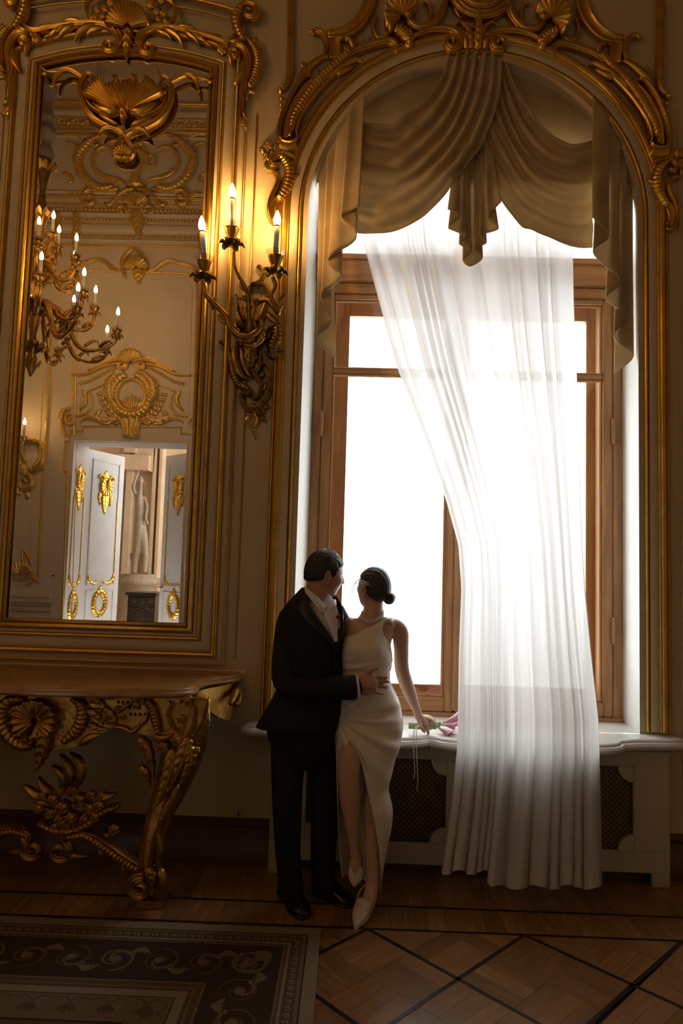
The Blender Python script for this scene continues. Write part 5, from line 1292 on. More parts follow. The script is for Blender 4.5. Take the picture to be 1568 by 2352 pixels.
for d0,d1,m,nm in ((0,.055,'rug_beige','edge_border'),(.055,.062,'rug_dark','stripe'),(.062,.078,'rug_tan','stripe'),(.078,.128,'rug_brown','key_border'),(.128,.140,'rug_beige','stripe'),(.140,.152,'rug_rust','stripe'),(.152,.160,'rug_tan','stripe'),(.160,.445,'rug_dark','scroll_border'),(.445,.455,'rug_tan','stripe'),(.455,.480,'rug_rust','stripe'),(.480,.490,'rug_tan','stripe'),(.490,.505,'rug_brown','stripe'),(.505,.545,'rug_beige','pale_border'),(.545,.550,'rug_dark','stripe'),(.550,.70,'rug_tan','field_border'),(.70,.712,'rug_dark','stripe'),(.712,.745,'rug_rust','stripe'),(.745,.755,'rug_dark','stripe'),(.755,None,'rug_tan','field')): band(d0,d1,RZ,m,nm)
class RugP:
    """pattern coordinates: x along the border from the corner (mm), y inwards (mm)"""
    k = .001
    def __init__(s, side): s.side = side
    def pt(s, x, y, h=0):
        a, b, z = x*.001, y*.001, RZ+.0002+min(h,3)*.0006
        return np.array((RX-a,RYY-b,z)) if s.side == 0 else np.array((RX-b,RYY-a,z))
    def map(s, A):
        A = np.asarray(A,float); sh = A.shape[:-1]; return np.array([s.pt(*q) for q in A.reshape(-1,3)]).reshape(*sh,3)
for side, ln in ((0,2300),(1,1500)):
    rp = RugP(side)
    def rr(name, mb, m): mb.build(name,m,RUG)
    x = 300; k = 0
    while x < ln:
        rr('scroll_motif', stroke(rp, spiral((x,302),88,90 if k%2 else -90,1.6 if k%2 else -1.6,22), [5,5,4,3],1), 'rug_rust' if k%3 else 'rug_tan')
        rr('rosette', rose(rp,(x,302),26,2,6), 'rug_tan')
        rr('leaf_motif', frond(rp, spiral((x,302),88,200 if k%2 else 160,.5 if k%2 else -.5,10), 7, 34, 9, 1 if k%2 else -1, 45, 1.5, 0), 'rug_tan')
        for a in (-50,-25,0,25,50): rr('palm_leaf', leaf(rp,[(x+95,400 if k%2 else 205),(x+95+a*.5,370 if k%2 else 235),(x+95+a*1.0,345 if k%2 else 262)],9,1.5,n=6), 'rug_tan')
        x += 190; k += 1
    for a in (-60,-30,0,30,60): rr('palm_leaf', leaf(rp,[(210,210),(210+a*.3+20,240),(205+a*.6+40,285)],11,1.5,n=6), 'rug_tan')
    x = 110
    while x < ln:           # Greek key
        mb = MB()
        for a,b,c,d in ((0,8,92,116),(8,26,92,97),(21,26,97,110),(13,26,106,110)): mb.add([rp.pt(x+a,c),rp.pt(x+b,c),rp.pt(x+b,d),rp.pt(x+a,d)],[(0,1,2,3)])
        mb.build('key_motif','rug_beige',RUG,smooth=False); x += 42
    x = 640
    while x < ln:
        for a in (-40,-20,0,20,40): rr('palmette_leaf', leaf(rp,[(x,600),(x+a*.5,630),(x+a*1.1,668-abs(a)*.4)],9,1.5,n=6), 'rug_brown')
        rr('vine', stroke(rp,[(x-70,580),(x-35,565),(x,590),(x+35,565),(x+70,580)],[2,3,3,3,2],1), 'rug_brown'); x += 150
# ================================================================== PEOPLE
def kpx(Y): return (Y-CAM[1])/F*1.002
def ringloft(rows, m=32, a0=None, a1=None, disp=None, expo=2.0):
    """stack of elliptic rings: row = (yl, yr, xl, xr, Yc, dh); optional open arc a0..a1 per row (functions of the row index)"""
    G = []
    for i, (yl, yr, xl, xr, Yc, dh) in enumerate(rows):
        s, e = (a0[i], a1[i]) if a0 is not None else (0, 2*PI); ring = []
        for j in range(m):
            a = s+(e-s)*j/(m-1 if a0 is not None else m); c, q = math.cos(a), math.sin(a)
            c2 = math.copysign(abs(c)**(2/expo), c); q2 = math.copysign(abs(q)**(2/expo), q)
            x = (xl+xr)/2+(xr-xl)/2*c2; y = yl+(yr-yl)*(c2+1)/2; p = UY(x, y, Yc); d = disp(x, y, a) if disp else 0.0
            ring.append(p+np.array([c*d*.3, -dh*q2-q*d, 0]))
        G.append(ring)
    return np.array(G)
def rows_fine(rows, n):
    R = np.array(rows, float); t = np.linspace(0, 1, n); T = np.linspace(0, 1, len(R))
    return catmull(R, n) if False else np.stack([np.interp(t, T, R[:, k]) for k in range(R.shape[1])], 1)
def smooth_rows(rows, n):
    """resample rows evenly in y with a smooth curve through every column"""
    R = np.array(rows, float); y = R[:, 0]; yy = np.linspace(y[0], y[-1], n); out = np.zeros((n, R.shape[1]))
    for k in range(R.shape[1]):
        m = np.gradient(R[:, k], y); 
        for i, v in enumerate(yy):
            j = min(max(np.searchsorted(y, v, 'right')-1, 0), len(y)-2); h = y[j+1]-y[j]; t = (v-y[j])/h
            out[i, k] = (2*t**3-3*t*t+1)*R[j, k]+(t**3-2*t*t+t)*h*m[j]+(-2*t**3+3*t*t)*R[j+1, k]+(t**3-t*t)*h*m[j+1]
    return out
def limb(mb, P, n=None, m=14):
    """tube through (px, py, Y, r in px)"""
    W = [UY(x, y, Y) for x, y, Y, r in P]; R = [r*kpx(Y) for x, y, Y, r in P]; n = n or len(P)*6
    C = catmull(W, n); d = np.linalg.norm(np.diff(np.array(W), axis=0), axis=1)**.8; T = np.concatenate([[0], np.cumsum(d)])/d.sum()
    G = tube(C, np.interp(np.linspace(0, 1, n), T, R), m); b = mb.n; mb.grid(G, cv=True)
    # rounded caps
    for end, s in ((0, -1), (n-1, 1)):
        t = C[end]-C[end-s]; t /= np.linalg.norm(t); r = np.interp(end/(n-1), T, R); c0 = mb.n
        ring = [C[end]+(G[end]-C[end])*.72+t*r*.55, [C[end]+t*r*.85]]
        mb.add(np.concatenate([ring[0], ring[1]]), [(c0+i-c0, c0+(i+1) % m-c0, m) for i in range(m)])
        mb.f += [(b+end*m+i, b+end*m+(i+1) % m, c0+(i+1) % m, c0+i) for i in range(m)]
    return mb
def closed_loft(mb, G):
    n, m = G.shape[:2]; b = mb.n; mb.grid(G, cv=True); mb.f.append(tuple(b+j for j in range(m))[::-1]); mb.f.append(tuple(b+(n-1)*m+j for j in range(m))); return mb
def fuse(mb, name, m, parent, vox=.0045, smooth=4):
    me = mb.mesh(name, parent_loc(parent))
    bm = bmesh.new(); bm.from_mesh(me); bmesh.ops.recalc_face_normals(bm, faces=bm.faces); bm.to_mesh(me); bm.free()
    o = link(name, me, m, parent)
    md = o.modifiers.new('skin', 'REMESH'); md.mode = 'VOXEL'; md.voxel_size = vox; md.use_smooth_shade = True
    sm = o.modifiers.new('relax', 'SMOOTH'); sm.factor = .5; sm.iterations = smooth
    return o
class Head:
    def __init__(s, c, f, tilt=0.0, roll=0.0, size=1.0, fem=False):
        """c centre (world), f horizontal facing direction, tilt up in degrees"""
        f = np.array([f[0], f[1], 0.0]); f /= np.linalg.norm(f); t = math.radians(tilt)
        s.c = np.array(c); s.f = f*math.cos(t)+np.array([0,0,math.sin(t)]); s.r = np.cross(s.f, [0,0,1]); s.r /= np.linalg.norm(s.r)
        s.u = np.cross(s.r, s.f); q = math.radians(roll); s.r, s.u = s.r*math.cos(q)+s.u*math.sin(q), s.u*math.cos(q)-s.r*math.sin(q); s.k = size; s.fem = fem
    def rad(s, d):
        r, f, u = d
        ax, ay, az = (.073, .094, .116); b = 1/math.sqrt((r/ax)**2+(f/ay)**2+(u/az)**2)
        g = lambda A, r0, u0, sr, su: A*math.exp(-((r-r0)/sr)**2-((u-u0)/su)**2)
        if f < 0 and u < -.25: b *= 1-.30*min(1, (-u-.25)/.5)*min(1, -f*1.6)      # nape
        if u < -.1: b *= 1-.10*min(1, -u)*abs(r)                                   # jaw narrows
        if f > 0:
            b += g(.018,0,-.14,.11,.20)+g(.013,0,-.27,.09,.075)+g(.006,0,.16,.45,.09)+g(-.010,.33,.03,.17,.10)+g(-.010,-.33,.03,.17,.10)
            b += g(.005,.42,-.25,.2,.2)+g(.005,-.42,-.25,.2,.2)+g(.007,0,-.50,.20,.045)+g(.006,0,-.60,.18,.04)+g(-.004,0,-.555,.2,.02)+g(.014 if not s.fem else .010,0,-.88,.25,.14)
        return b*s.k
    def pt(s, d, off=0.0):
        d = np.array(d, float); d /= np.linalg.norm(d); q = s.rad(d)+off; return s.c+q*(d[0]*s.r+d[1]*s.f+d[2]*s.u)
    def grid(s, off=lambda d: 0.0, nu=64, nv=44):
        G = []
        for i in range(nv):
            th = PI*(i+.5)/nv; ring = []
            for j in range(nu):
                ph = 2*PI*j/nu; d = (math.sin(th)*math.cos(ph), math.sin(th)*math.sin(ph), math.cos(th)); ring.append(s.pt(d, off(d)))
            G.append(ring)
        return np.array(G)
    def loc(s, r, f, u): return s.c+s.k*(r*s.r+f*s.f+u*s.u)
    def ear(s, mb, sd):
        c = s.loc(sd*.074, -.012, -.012); G = []
        for t, sc in ((-.006,.3),(-.003,.8),(.003,.95),(.007,.95),(.008,.7),(.003,.3)):
            G.append([c+s.k*(s.r*sd*(t+.012*(.5-.5*math.cos(a))*.6)+s.f*(.017*sc*math.cos(a)-.3*t)+s.u*(.031*sc*math.sin(a)*(1 if math.sin(a) > 0 else .85))) for a in np.linspace(0, 2*PI, 18, endpoint=False)])
        closed_loft(mb, np.array(G))
        add_tube(mb, catmull([s.loc(sd*(.0885+.003*math.cos(a)), -.014-.0165*math.cos(a)*1.0, -.010+.028*math.sin(a)) for a in np.linspace(1.9*PI, .35*PI, 12)][::-1], 20), .0048*s.k, 8)
    def eyes(s, parent):
        for sd in (-1, 1):
            c = s.loc(sd*.031, .0685, .004); mb = MB(); lathe(mb, [(.012*math.sin(a)*s.k+1e-5, -.012*math.cos(a)*s.k) for a in np.linspace(0, PI, 9)], c, 12); e = mb.build('eye', 'eye_white', parent)
            mb = MB(); p = c+s.f*.0105*s.k; mb.add([p+.0055*s.k*(math.cos(a)*s.r+math.sin(a)*s.u) for a in np.linspace(0, 2*PI, 12, endpoint=False)], [tuple(range(12))]); mb.build('iris', 'iris', e)
            add = MB(); add_tube(add, catmull([s.loc(sd*(.016+.012*i), .0865-.006*i*i*.9, .026+.004*math.sin(i*1.3)) for i in range(4)], 12), [.002,.004,.0035,.0015], 6); add.build('eyebrow', 'hair_dark', parent)
mat('skin_man', (.50,.27,.17), (.46,.245,.155), rough=.5, scale=20, sss=.12)
mat('skin_woman', (.60,.36,.25), (.56,.33,.225), rough=.48, scale=20, sss=.12)
mat('eye_white', (.8,.78,.75), rough=.2); mat('iris', (.05,.03,.02), rough=.1); mat('lip', (.45,.13,.12), rough=.4)
mat('hair_dark', (.012,.010,.009), (.022,.018,.015), rough=.38, scale=30, stretch=(1,1,.25), bump=.6, bscale=120)
mat('hair_brown', (.020,.013,.010), (.035,.023,.016), rough=.36, scale=30, stretch=(1,1,.25), bump=.6, bscale=120)
mat('suit_black', (.008,.008,.008), (.011,.011,.0115), rough=.75, scale=60, bump=.08, bscale=400, spec=.3)
mat('lapel_satin', (.010,.011,.011), rough=.42, spec=.4)
mat('shirt', (.80,.74,.76), (.77,.71,.73), rough=.7, scale=8)
mat('shoe_black', (.006,.005,.005), rough=.25)
mat('satin', (.80,.70,.58), (.77,.67,.55), rough=.36, scale=5, sheen=.2, bump=.03, bscale=200, spec=.45)
mat('shoe_cream', (.74,.64,.52), (.66,.56,.44), rough=.5, scale=60)
mat('pearl', (.82,.78,.72), rough=.18, spec=.7, coat=.4)
mat('red_nail', (.42,.03,.03), rough=.2); mat('nail', (.62,.38,.30), rough=.25)
mat('rose_red', (.40,.015,.03), (.30,.01,.02), rough=.6, scale=40); mat('stem_green', (.26,.40,.14), (.36,.48,.22), rough=.5, scale=30)

# ------------------------------------------------------------------ the man
MAN = empty('person', (-.17,-.42,0), 'person in a black suit and open white shirt embracing the one in white', 'person')
hm = Head(UY(743,1321,-.40), (.92,.40), -4, 0, 1.10)
b = MB(); closed_loft(b, hm.grid()); hm.ear(b, 1); hm.ear(b, -1)
limb(b, [(731,1345,-.405,27),(729,1368,-.41,29),(726,1396,-.415,33),(720,1440,-.42,40)])                       # neck
closed_loft(b, ringloft(smooth_rows([(1385,1385,672,768,-.42,.06),(1410,1410,656,778,-.425,.09),(1450,1450,652,780,-.43,.11),(1520,1520,656,780,-.43,.11),(1580,1580,658,780,-.43,.105),(1640,1640,650,776,-.43,.11),(1690,1690,645,774,-.43,.11)], 14), 24))
limb(b, [(660,1425,-.45,24),(649,1490,-.49,22),(648,1560,-.53,19),(700,1580,-.58,18),(760,1580,-.60,16),(812,1575,-.600,14),(826,1571,-.598,15)])   # near arm
limb(b, [(762,1425,-.36,22),(778,1490,-.31,20),(800,1540,-.28,17),(840,1550,-.27,15)])                            # far arm, behind her back
limb(b, [(678,1680,-.43,34),(662,1780,-.45,28),(656,1830,-.46,25),(658,1920,-.45,22),(664,2010,-.44,16),(668,2050,-.45,15)])
limb(b, [(745,1680,-.41,33),(745,1780,-.42,27),(744,1830,-.43,24),(742,1920,-.41,21),(738,1990,-.40,15),(742,2035,-.40,15)])
# hand on her waist
HY_ = -.585
limb(b, [(820,1571,-.596,16),(838,1568,-.592,19),(854,1570,-.588,19)]); limb(b, [(824,1580,-.594,13),(842,1583,-.590,14),(854,1582,-.588,12)]); limb(b, [(830,1560,-.594,13),(846,1557,-.590,13),(858,1558,-.588,10)])
fing = [[(832,1556,-.592,8),(845,1545,-.596,7.5),(857,1538,-.594,6.3),(868,1535,-.588,5)],
        [(852,1556,-.590,6.5),(864,1555,-.592,6),(876,1555,-.586,5.2),(887,1556,-.575,4.4)],
        [(852,1567,-.590,6.7),(866,1566,-.592,6.1),(880,1565,-.584,5.3),(892,1566,-.572,4.4)],
        [(852,1578,-.590,6.4),(865,1577,-.592,5.9),(877,1577,-.586,5.1),(888,1579,-.575,4.3)],
        [(846,1586,-.590,6.0),(857,1588,-.592,5.4),(867,1591,-.587,4.7),(878,1594,-.578,4.0)]]
for P in fing: limb(b, [(x,y,Y,r*.80) for x,y,Y,r in P], 14, 10)
mb_ = fuse(b, 'body', 'skin_man', MAN, .0042, 3)
for P in fing:
    x, y, Y, r = P[-1]; g = MB(); c = UY(x+1, y-.6, Y-.0045); lathe(g, [(.0001,-.0018),(.004,-.001),(.0048,0),(.0001,.0006)], c, 10, 'y'); g.build('fingernail', 'nail', mb_)
hm.eyes(MAN)
def hair_m(d):
    r, f, u = d; line = np.interp(f, [-1,-.75,-.5,-.3,-.2,-.1,.02,.12,.22,.36,.5,.66,.8,1], [-.42,-.42,-.36,-.22,-.02,.14,.15,.0,-.14,-.10,.16,.42,.52,.56])
    t = (u-line)/.10; s = 1/(1+math.exp(-max(-30, min(30, t*5))))
    st = .0015*math.sin(38*math.atan2(r, f)+9*u)+.001*math.sin(90*r+40*u)
    return -.010+s*(.015+.009*max(0, u)+.006*max(0, f)*max(0, u))+st*s
g = MB(); closed_loft(g, hm.grid(hair_m, 96, 60)); g.build('hair', 'hair_dark', MAN)
# quiff strands over the forehead
g = MB(); rng = random.Random(2)
for i in range(46):
    a = rng.uniform(-.9, .9); r = math.sin(a); P = [hm.pt((r*.8,.25,.95),.010),hm.pt((r*.85,.62,.80),.012),hm.pt((r*.85+rng.uniform(-.1,.1),.80,.64),.010+rng.uniform(0,.005)),hm.pt((r*.85+rng.uniform(-.12,.12),.86,.56),.006+rng.uniform(0,.006))]
    add_tube(g, catmull(P, 9), [.004,.005,.004,.001], 5)
g.build('hair_quiff', 'hair_dark', MAN)
# shirt
shirt_rows = smooth_rows([(1362,1362,700,758,-.408,.058),(1380,1380,690,766,-.412,.066),(1400,1400,668,776,-.42,.092),(1440,1440,654,781,-.43,.118),(1500,1500,654,782,-.43,.120),(1600,1600,656,782,-.43,.116)], 20)
g = MB(); g.grid(ringloft(shirt_rows, 40), cv=True); g.build('shirt', 'shirt', MAN)
def patch(mb, pts_rows, pl_Y):
    mb.grid([[UY(x, y, Y) for x, y, Y in row] for row in pts_rows]); return mb
g = MB(); patch(g, [[(699,1346,-.475),(712,1356,-.492),(727,1368,-.500),(740,1382,-.500),(748,1393,-.492)],[(699,1352,-.482),(712,1366,-.502),(727,1382,-.512),(738,1398,-.514),(745,1410,-.512)],[(701,1362,-.486),(714,1378,-.508),(727,1394,-.518),(737,1408,-.520),(743,1412,-.518)]], 0)
thicken(g.build('collar', 'shirt', MAN), .003)
g = MB(); patch(g, [[(750,1393,-.485),(757,1384,-.470),(766,1376,-.45),(771,1378,-.42)],[(748,1402,-.505),(757,1394,-.495),(768,1388,-.47),(772,1388,-.43)],[(752,1416,-.51),(760,1404,-.505),(769,1394,-.48),(772,1392,-.44)]], 0)
thicken(g.build('collar', 'shirt', MAN), .003)
g = MB(); patch(g, [[(741,1396,-.516),(750,1404,-.520),(760,1402,-.515),(770,1396,-.49)],[(748,1420,-.535),(755,1424,-.540),(764,1424,-.530),(774,1420,-.50)],[(758,1446,-.548),(763,1448,-.550),(768,1448,-.542),(775,1446,-.51)],[(768,1472,-.552),(770,1474,-.552),(772,1474,-.548),(775,1472,-.53)]], 0)
g.build('shirt_front', 'shirt', MAN)
cr = smooth_rows([(1559,1559,812,824,-.60,.055)]*1+[(1600,1600,812,824,-.60,.055)], 2)
g = MB(); add_tube(g, [UY(812,1579,-.60),UY(826,1577,-.60)], 25*kpx(-.6), 20); g.build('shirt_cuff', 'shirt', MAN)
# jacket: torso shell open in a V, sleeves, lapels
jr = smooth_rows([(1350,1350,693,758,-.412,.062),(1364,1364,680,769,-.418,.072),(1384,1384,661,780,-.428,.095),(1410,1410,648,785,-.435,.118),(1450,1450,643,787,-.44,.132),(1510,1510,644,786,-.44,.134),(1560,1560,642,787,-.44,.132),(1610,1610,622,788,-.44,.138),(1645,1645,602,788,-.44,.145),(1668,1668,588,784,-.435,.15)], 44)
A0 = math.radians(42); om = [math.radians(np.interp(r[0], [1350,1372,1400,1430,1466,1490,1700], [84,62,42,25,5,.6,.6])) for r in jr]
def jd(x, y, a): return .004*math.sin(x*.05+y*.09)*min(1, max(0, (y-1480)/60))
G = ringloft(jr, 56, [A0+w for w in om], [A0+2*PI-w for w in om], jd)
g = MB(); g.grid(G); thicken(g.build('jacket', 'suit_black', MAN), .004)
# lapels follow the two edges of the V
def lapel(side, name):
    g = MB(); rows = []
    for i in range(2, 30):
        r = jr[i]; w = om[i]; wd = np.interp(r[0], [1350,1375,1400,1425,1466,1485], [.10,.30,.62,.50,.18,.04]); row = []
        for j in range(5):
            a = A0+(w+wd*j/4)*side
            rr_ = ringloft([tuple(r)], 2, [a], [a+.001])[0][0]; n = np.array([math.cos(a)*.5, -math.sin(a), 0]); row.append(rr_+n*(.007+.004*math.sin(PI*j/4)))
        rows.append(row)
    g.grid(np.array(rows)); return thicken(g.build(name, 'lapel_satin', MAN), .004)
lapel(1, 'lapel'); lapel(-1, 'lapel')
g = MB(); limb(g, [(678,1396,-.44,20),(667,1418,-.455,27),(659,1450,-.475,28),(655,1490,-.495,28),(652,1530,-.52,28),(654,1562,-.545,28),(676,1580,-.57,27),(710,1582,-.59,26),(750,1580,-.60,26),(785,1579,-.605,27)], 60, 22)
limb(g, [(700,1582,-.585,25),(760,1580,-.602,26),(812,1579,-.603,28)], 20, 22)
slv = fuse(g, 'sleeve', 'suit_black', MAN, .0045, 3)
g = MB(); limb(g, [(770,1400,-.37,20),(784,1440,-.33,25),(790,1490,-.31,24),(800,1530,-.29,22)], 20, 16); g.build('sleeve', 'suit_black', MAN)
# creases at the elbow
g = MB()
for x0, y0, x1, y1 in ((716,1514,745,1530),(722,1528,748,1540),(724,1542,752,1548),(700,1508,722,1522)):
    add_tube(g, catmull([UY(x0,y0,-.615),UY((x0+x1)/2,(y0+y1)/2-3,-.628),UY(x1,y1,-.62)], 10), [.002,.007,.002], 8)
g.build('sleeve_fold', 'suit_black', slv)
# trousers
g = MB()
closed_loft(g, ringloft(smooth_rows([(1600,1600,640,784,-.43,.12),(1640,1640,624,784,-.43,.125),(1680,1680,612,775,-.43,.128),(1715,1715,622,772,-.43,.120),(1740,1740,630,766,-.43,.105),(1762,1762,650,750,-.43,.08)], 18), 28))
def legt(path): limb(g, path, 40, 20)
legt([(660,1720,-.44,38),(660,1770,-.445,37),(659,1830,-.455,34),(660,1900,-.455,31),(661,1960,-.45,28),(666,2010,-.445,27),(670,2048,-.45,27)])
legt([(740,1720,-.42,36),(742,1770,-.42,34),(745,1830,-.42,31),(744,1900,-.41,30),(742,1960,-.40,28),(742,2010,-.40,27),(744,2040,-.40,26)])
fuse(g, 'trousers', 'suit_black', MAN, .007, 5)
def mshoe(heel, toe, w, name='shoe'):
    h, t = np.array(heel), np.array(toe); d = t-h; l = np.linalg.norm(d); d /= l; s = np.array([-d[1], d[0], 0]); G = []
    for q, ww, hh in ((-.02,.4,.055),(.0,.8,.085),(.12,1,.10),(.30,.95,.105),(.5,.95,.085),(.68,1.05,.062),(.84,.98,.05),(.95,.7,.042),(1.0,.25,.03)):
        c = h+d*l*q; G.append([c+s*w*ww*math.copysign(abs(math.cos(a))**.8, math.cos(a))+np.array([0,0,max(.001, hh*.5+hh*.5*math.sin(a)*1.0)]) for a in np.linspace(0, 2*PI, 18, endpoint=False)])
    g = MB(); closed_loft(g, np.array(G)); o = g.build(name, 'shoe_black', MAN)
    g = MB(); Q = []
    for q, ww in ((-.03,.5),(.0,.9),(.12,1.08),(.3,.98),(.5,.98),(.68,1.12),(.84,1.05),(.95,.78),(1.02,.25)): c = h+d*l*q; Q.append([c+s*w*ww+[0,0,.001],c-s*w*ww+[0,0,.001],c-s*w*ww+[0,0,.012],c+s*w*ww+[0,0,.012]])
    closed_loft(g, np.array(Q)); g.build('sole', 'shoe_black', o)
a = UZ(652,2046,0); t = UZ(700,2112,0); mshoe(a, t, .048); a = UZ(728,2046,0); t = UZ(808,2084,0); mshoe((a[0],a[1],0), (t[0],t[1],0), .046)
BOU = empty('boutonniere', tuple(UY(777,1420,-.50)), 'small red rose boutonniere pinned on the black lapel', 'boutonniere')
class FP(Plane): pass
PB_ = Plane(-.512)
rose(PB_, (777.5,1417), 6.5, 6, 5, z0=0).build('rose', 'rose_red', BOU)
rose(PB_, (777.5,1415), 4, 4, 5, z0=5, rot=.6).build('bud', 'rose_red', BOU)
g = MB(); add_tube(g, catmull([UY(779,1423,-.514),UY(780,1434,-.514),UY(779,1441,-.514),UY(776,1443,-.514),UY(775,1440,-.514)], 16), .0018, 6); g.build('pin', 'pearl', BOU)

# ------------------------------------------------------------------ the woman
WOM = empty('person', (.13,-.45,0), 'person in a white one-shoulder satin dress leaning on the window sill', 'person')
hw = Head(UY(856,1352,-.385), (-.74,.67), 14, 0, .95, True)
b = MB(); closed_loft(b, hw.grid()); hw.ear(b, 1); hw.ear(b, -1)
limb(b, [(858,1376,-.388,22),(857,1396,-.392,22.5),(856,1412,-.396,26),(850,1432,-.400,32)])
closed_loft(b, ringloft(smooth_rows([(1420,1416,812,896,-.395,.045),(1432,1424,800,908,-.40,.065),(1446,1440,793,912,-.405,.085),(1466,1462,790,902,-.41,.095),(1500,1500,788,894,-.41,.10),(1560,1560,790,886,-.41,.085),(1600,1600,786,900,-.415,.095),(1660,1660,778,916,-.43,.11),(1700,1700,780,910,-.44,.115)], 24), 28))
limb(b, [(905,1438,-.395,19),(918,1452,-.39,20),(921,1490,-.365,17),(922,1530,-.33,16.5),(929,1560,-.30,16.5),(941,1592,-.25,14.5),(953,1622,-.20,10.5),(961,1643,-.165,8.8)], 40)   # arm to the sill
limb(b, [(806,1432,-.385,17),(796,1450,-.375,17),(795,1490,-.36,15),(790,1530,-.35,14),(778,1500,-.34,12)], 24)   # other arm, round his back
limb(b, [(838,1640,-.43,38),(816,1700,-.495,29),(803,1746,-.560,26),(801,1790,-.565,24),(803,1822,-.55,24.5),(806,1862,-.53,20),(811,1915,-.49,13.6),(815,1950,-.465,12),(818,1972,-.455,13.5),(817,1996,-.46,14),(814,2020,-.475,9)], 70, 18)
limb(b, [(868,1650,-.43,38),(864,1740,-.45,28),(858,1808,-.485,23),(856,1850,-.50,23),(857,1880,-.49,21),(855,1940,-.49,16.5),(855,1995,-.495,13.2),(854,2030,-.50,14),(848,2065,-.53,16),(838,2095,-.575,14),(826,2118,-.62,9)], 70, 18)
# hand round the stems on the sill
wf = [[(968,1652,-.155,7),(978,1660,-.175,5.2),(981,1672,-.190,4.6),(983,1684,-.188,3.6)],
      [(970,1650,-.145,6.5),(984,1652,-.165,5.2),(992,1656,-.175,4.6),(996,1666,-.170,3.8)],
      [(972,1648,-.135,6.3),(986,1649,-.15,5),(995,1654,-.155,4.4),(999,1664,-.150,3.6)],
      [(970,1647,-.125,6),(984,1647,-.135,4.8),(994,1652,-.135,4.2),(997,1660,-.13,3.4)],
      [(962,1652,-.165,6.5),(964,1662,-.185,5.2),(968,1672,-.20,4.6),(974,1680,-.20,3.8)]]
limb(b, [(958,1640,-.165,9),(964,1648,-.155,10),(972,1653,-.148,9.5)])
for P in wf: limb(b, P, 14, 10)
wb = fuse(b, 'body', 'skin_woman', WOM, .0042, 3)
for P in wf:
    x, y, Y, r = P[-1]; g = MB(); c = UY(x+.4, y+1.5, Y-.006); lathe(g, [(.0001,-.002),(.0042,-.001),(.005,0),(.0001,.0006)], c, 10, 'y'); g.build('fingernail', 'red_nail', wb)
hw.eyes(WOM)
def hair_w(d):
    r, f, u = d; line = .46 if f > .6 else (.46-(.6-f)*.65)
    if f < .1: line = .13-(.1-f)*.95
    line = max(line, -.60)
    s = 1/(1+math.exp(-max(-30, min(30, (u-line)/.02)))); st = .0012*math.sin(60*math.atan2(r, u+1.2)+8*f)
    return -.010+s*(.019+.008*max(0, -f))+st*s
g = MB(); closed_loft(g, hw.grid(hair_w, 110, 70)); hr = g.build('hair', 'hair_brown', WOM)
bc = UY(893,1372,-.43)
g = MB()
for k in range(7):                   # coiled strands of the bun
    r0 = .026-.003*k; zz = (k-3)*.006
    C = [bc+np.array([r0*math.cos(a)*(1+.1*math.sin(3*a+k)), -.018+abs(k-3)*.005+.006*math.sin(2*a), r0*.92*math.sin(a)+zz*.3]) for a in np.linspace(0, 2*PI, 22)]
    add_tube(g, C, .0085, 8)
closed_loft(g, np.array([[bc+np.array([.026*math.sin(t)*math.cos(a),-.020*math.cos(t),.024*math.sin(t)*math.sin(a)]) for a in np.linspace(0,2*PI,16,endpoint=False)] for t in np.linspace(.05,PI-.05,9)]))
g.build('bun', 'hair_brown', WOM)
g = MB(); add_tube(g, catmull([UY(832,1326,-.42),UY(818,1336,-.43),UY(809,1352,-.43),UY(808,1362,-.43),UY(801,1376,-.43),UY(803,1394,-.43)], 30), [.003,.0022,.0018,.0016,.0012,.0006], 6); g.build('loose_lock', 'hair_brown', WOM)
# feathered hair piece, earring, necklace
mat('feather', (.80,.74,.80), rough=.6); g = MB(); rng = random.Random(9)
for i in range(34):
    x0, y0 = 842+rng.uniform(-4,6), 1340+rng.uniform(-3,4); a = rng.uniform(-.5,.7)+PI; l = rng.uniform(14,30)
    P = [UY(x0,y0,-.465),UY(x0+math.cos(a)*l*.5,y0-math.sin(a)*l*.5+rng.uniform(-2,3),-.475-rng.uniform(0,.012)),UY(x0+math.cos(a)*l,y0-math.sin(a)*l*.6+rng.uniform(-2,5),-.462-rng.uniform(0,.012))]
    add_tube(g, catmull(P, 6), [.0012,.0012,.0005], 4)
fp = g.build('feather_clip', 'feather', WOM)
for x, y in ((839,1336),(848,1344),(853,1349),(831,1346)):
    g = MB(); lathe(g, [(.0035*math.sin(t)+1e-5,-.0035*math.cos(t)) for t in np.linspace(0,PI,6)], UY(x,y,-.476), 8); g.build('crystal', 'pearl', fp)
def pearl_mesh(pts, r):
    g = MB()
    for p in pts: lathe(g, [(r*math.sin(t)+1e-5,-r*math.cos(t)) for t in np.linspace(0,PI,6)], p, 8)
    return g
pearl_mesh([UY(834,1364,-.466),UY(833.5,1367,-.466)], .0045).build('earring', 'pearl', WOM)
nk = catmull([UY(880,1404,-.385),UY(879,1411,-.425),UY(871,1420,-.452),UY(856,1427,-.468),UY(842,1427,-.466),UY(832,1420,-.45),UY(830,1411,-.415),UY(833,1406,-.38)], 60)
pts = []
for k in range(3):
    for i in range(34):
        t = i/33*59; j = int(t); c = nk[j]*(1-(t-j))+nk[min(59,j+1)]*(t-j); a = i*.42+k*2*PI/3; pts.append(c+np.array([0,-.005*math.sin(a)-.004,.0065*math.cos(a)]))
pearl_mesh(pts, .0042).build('pearl_necklace', 'pearl', WOM)
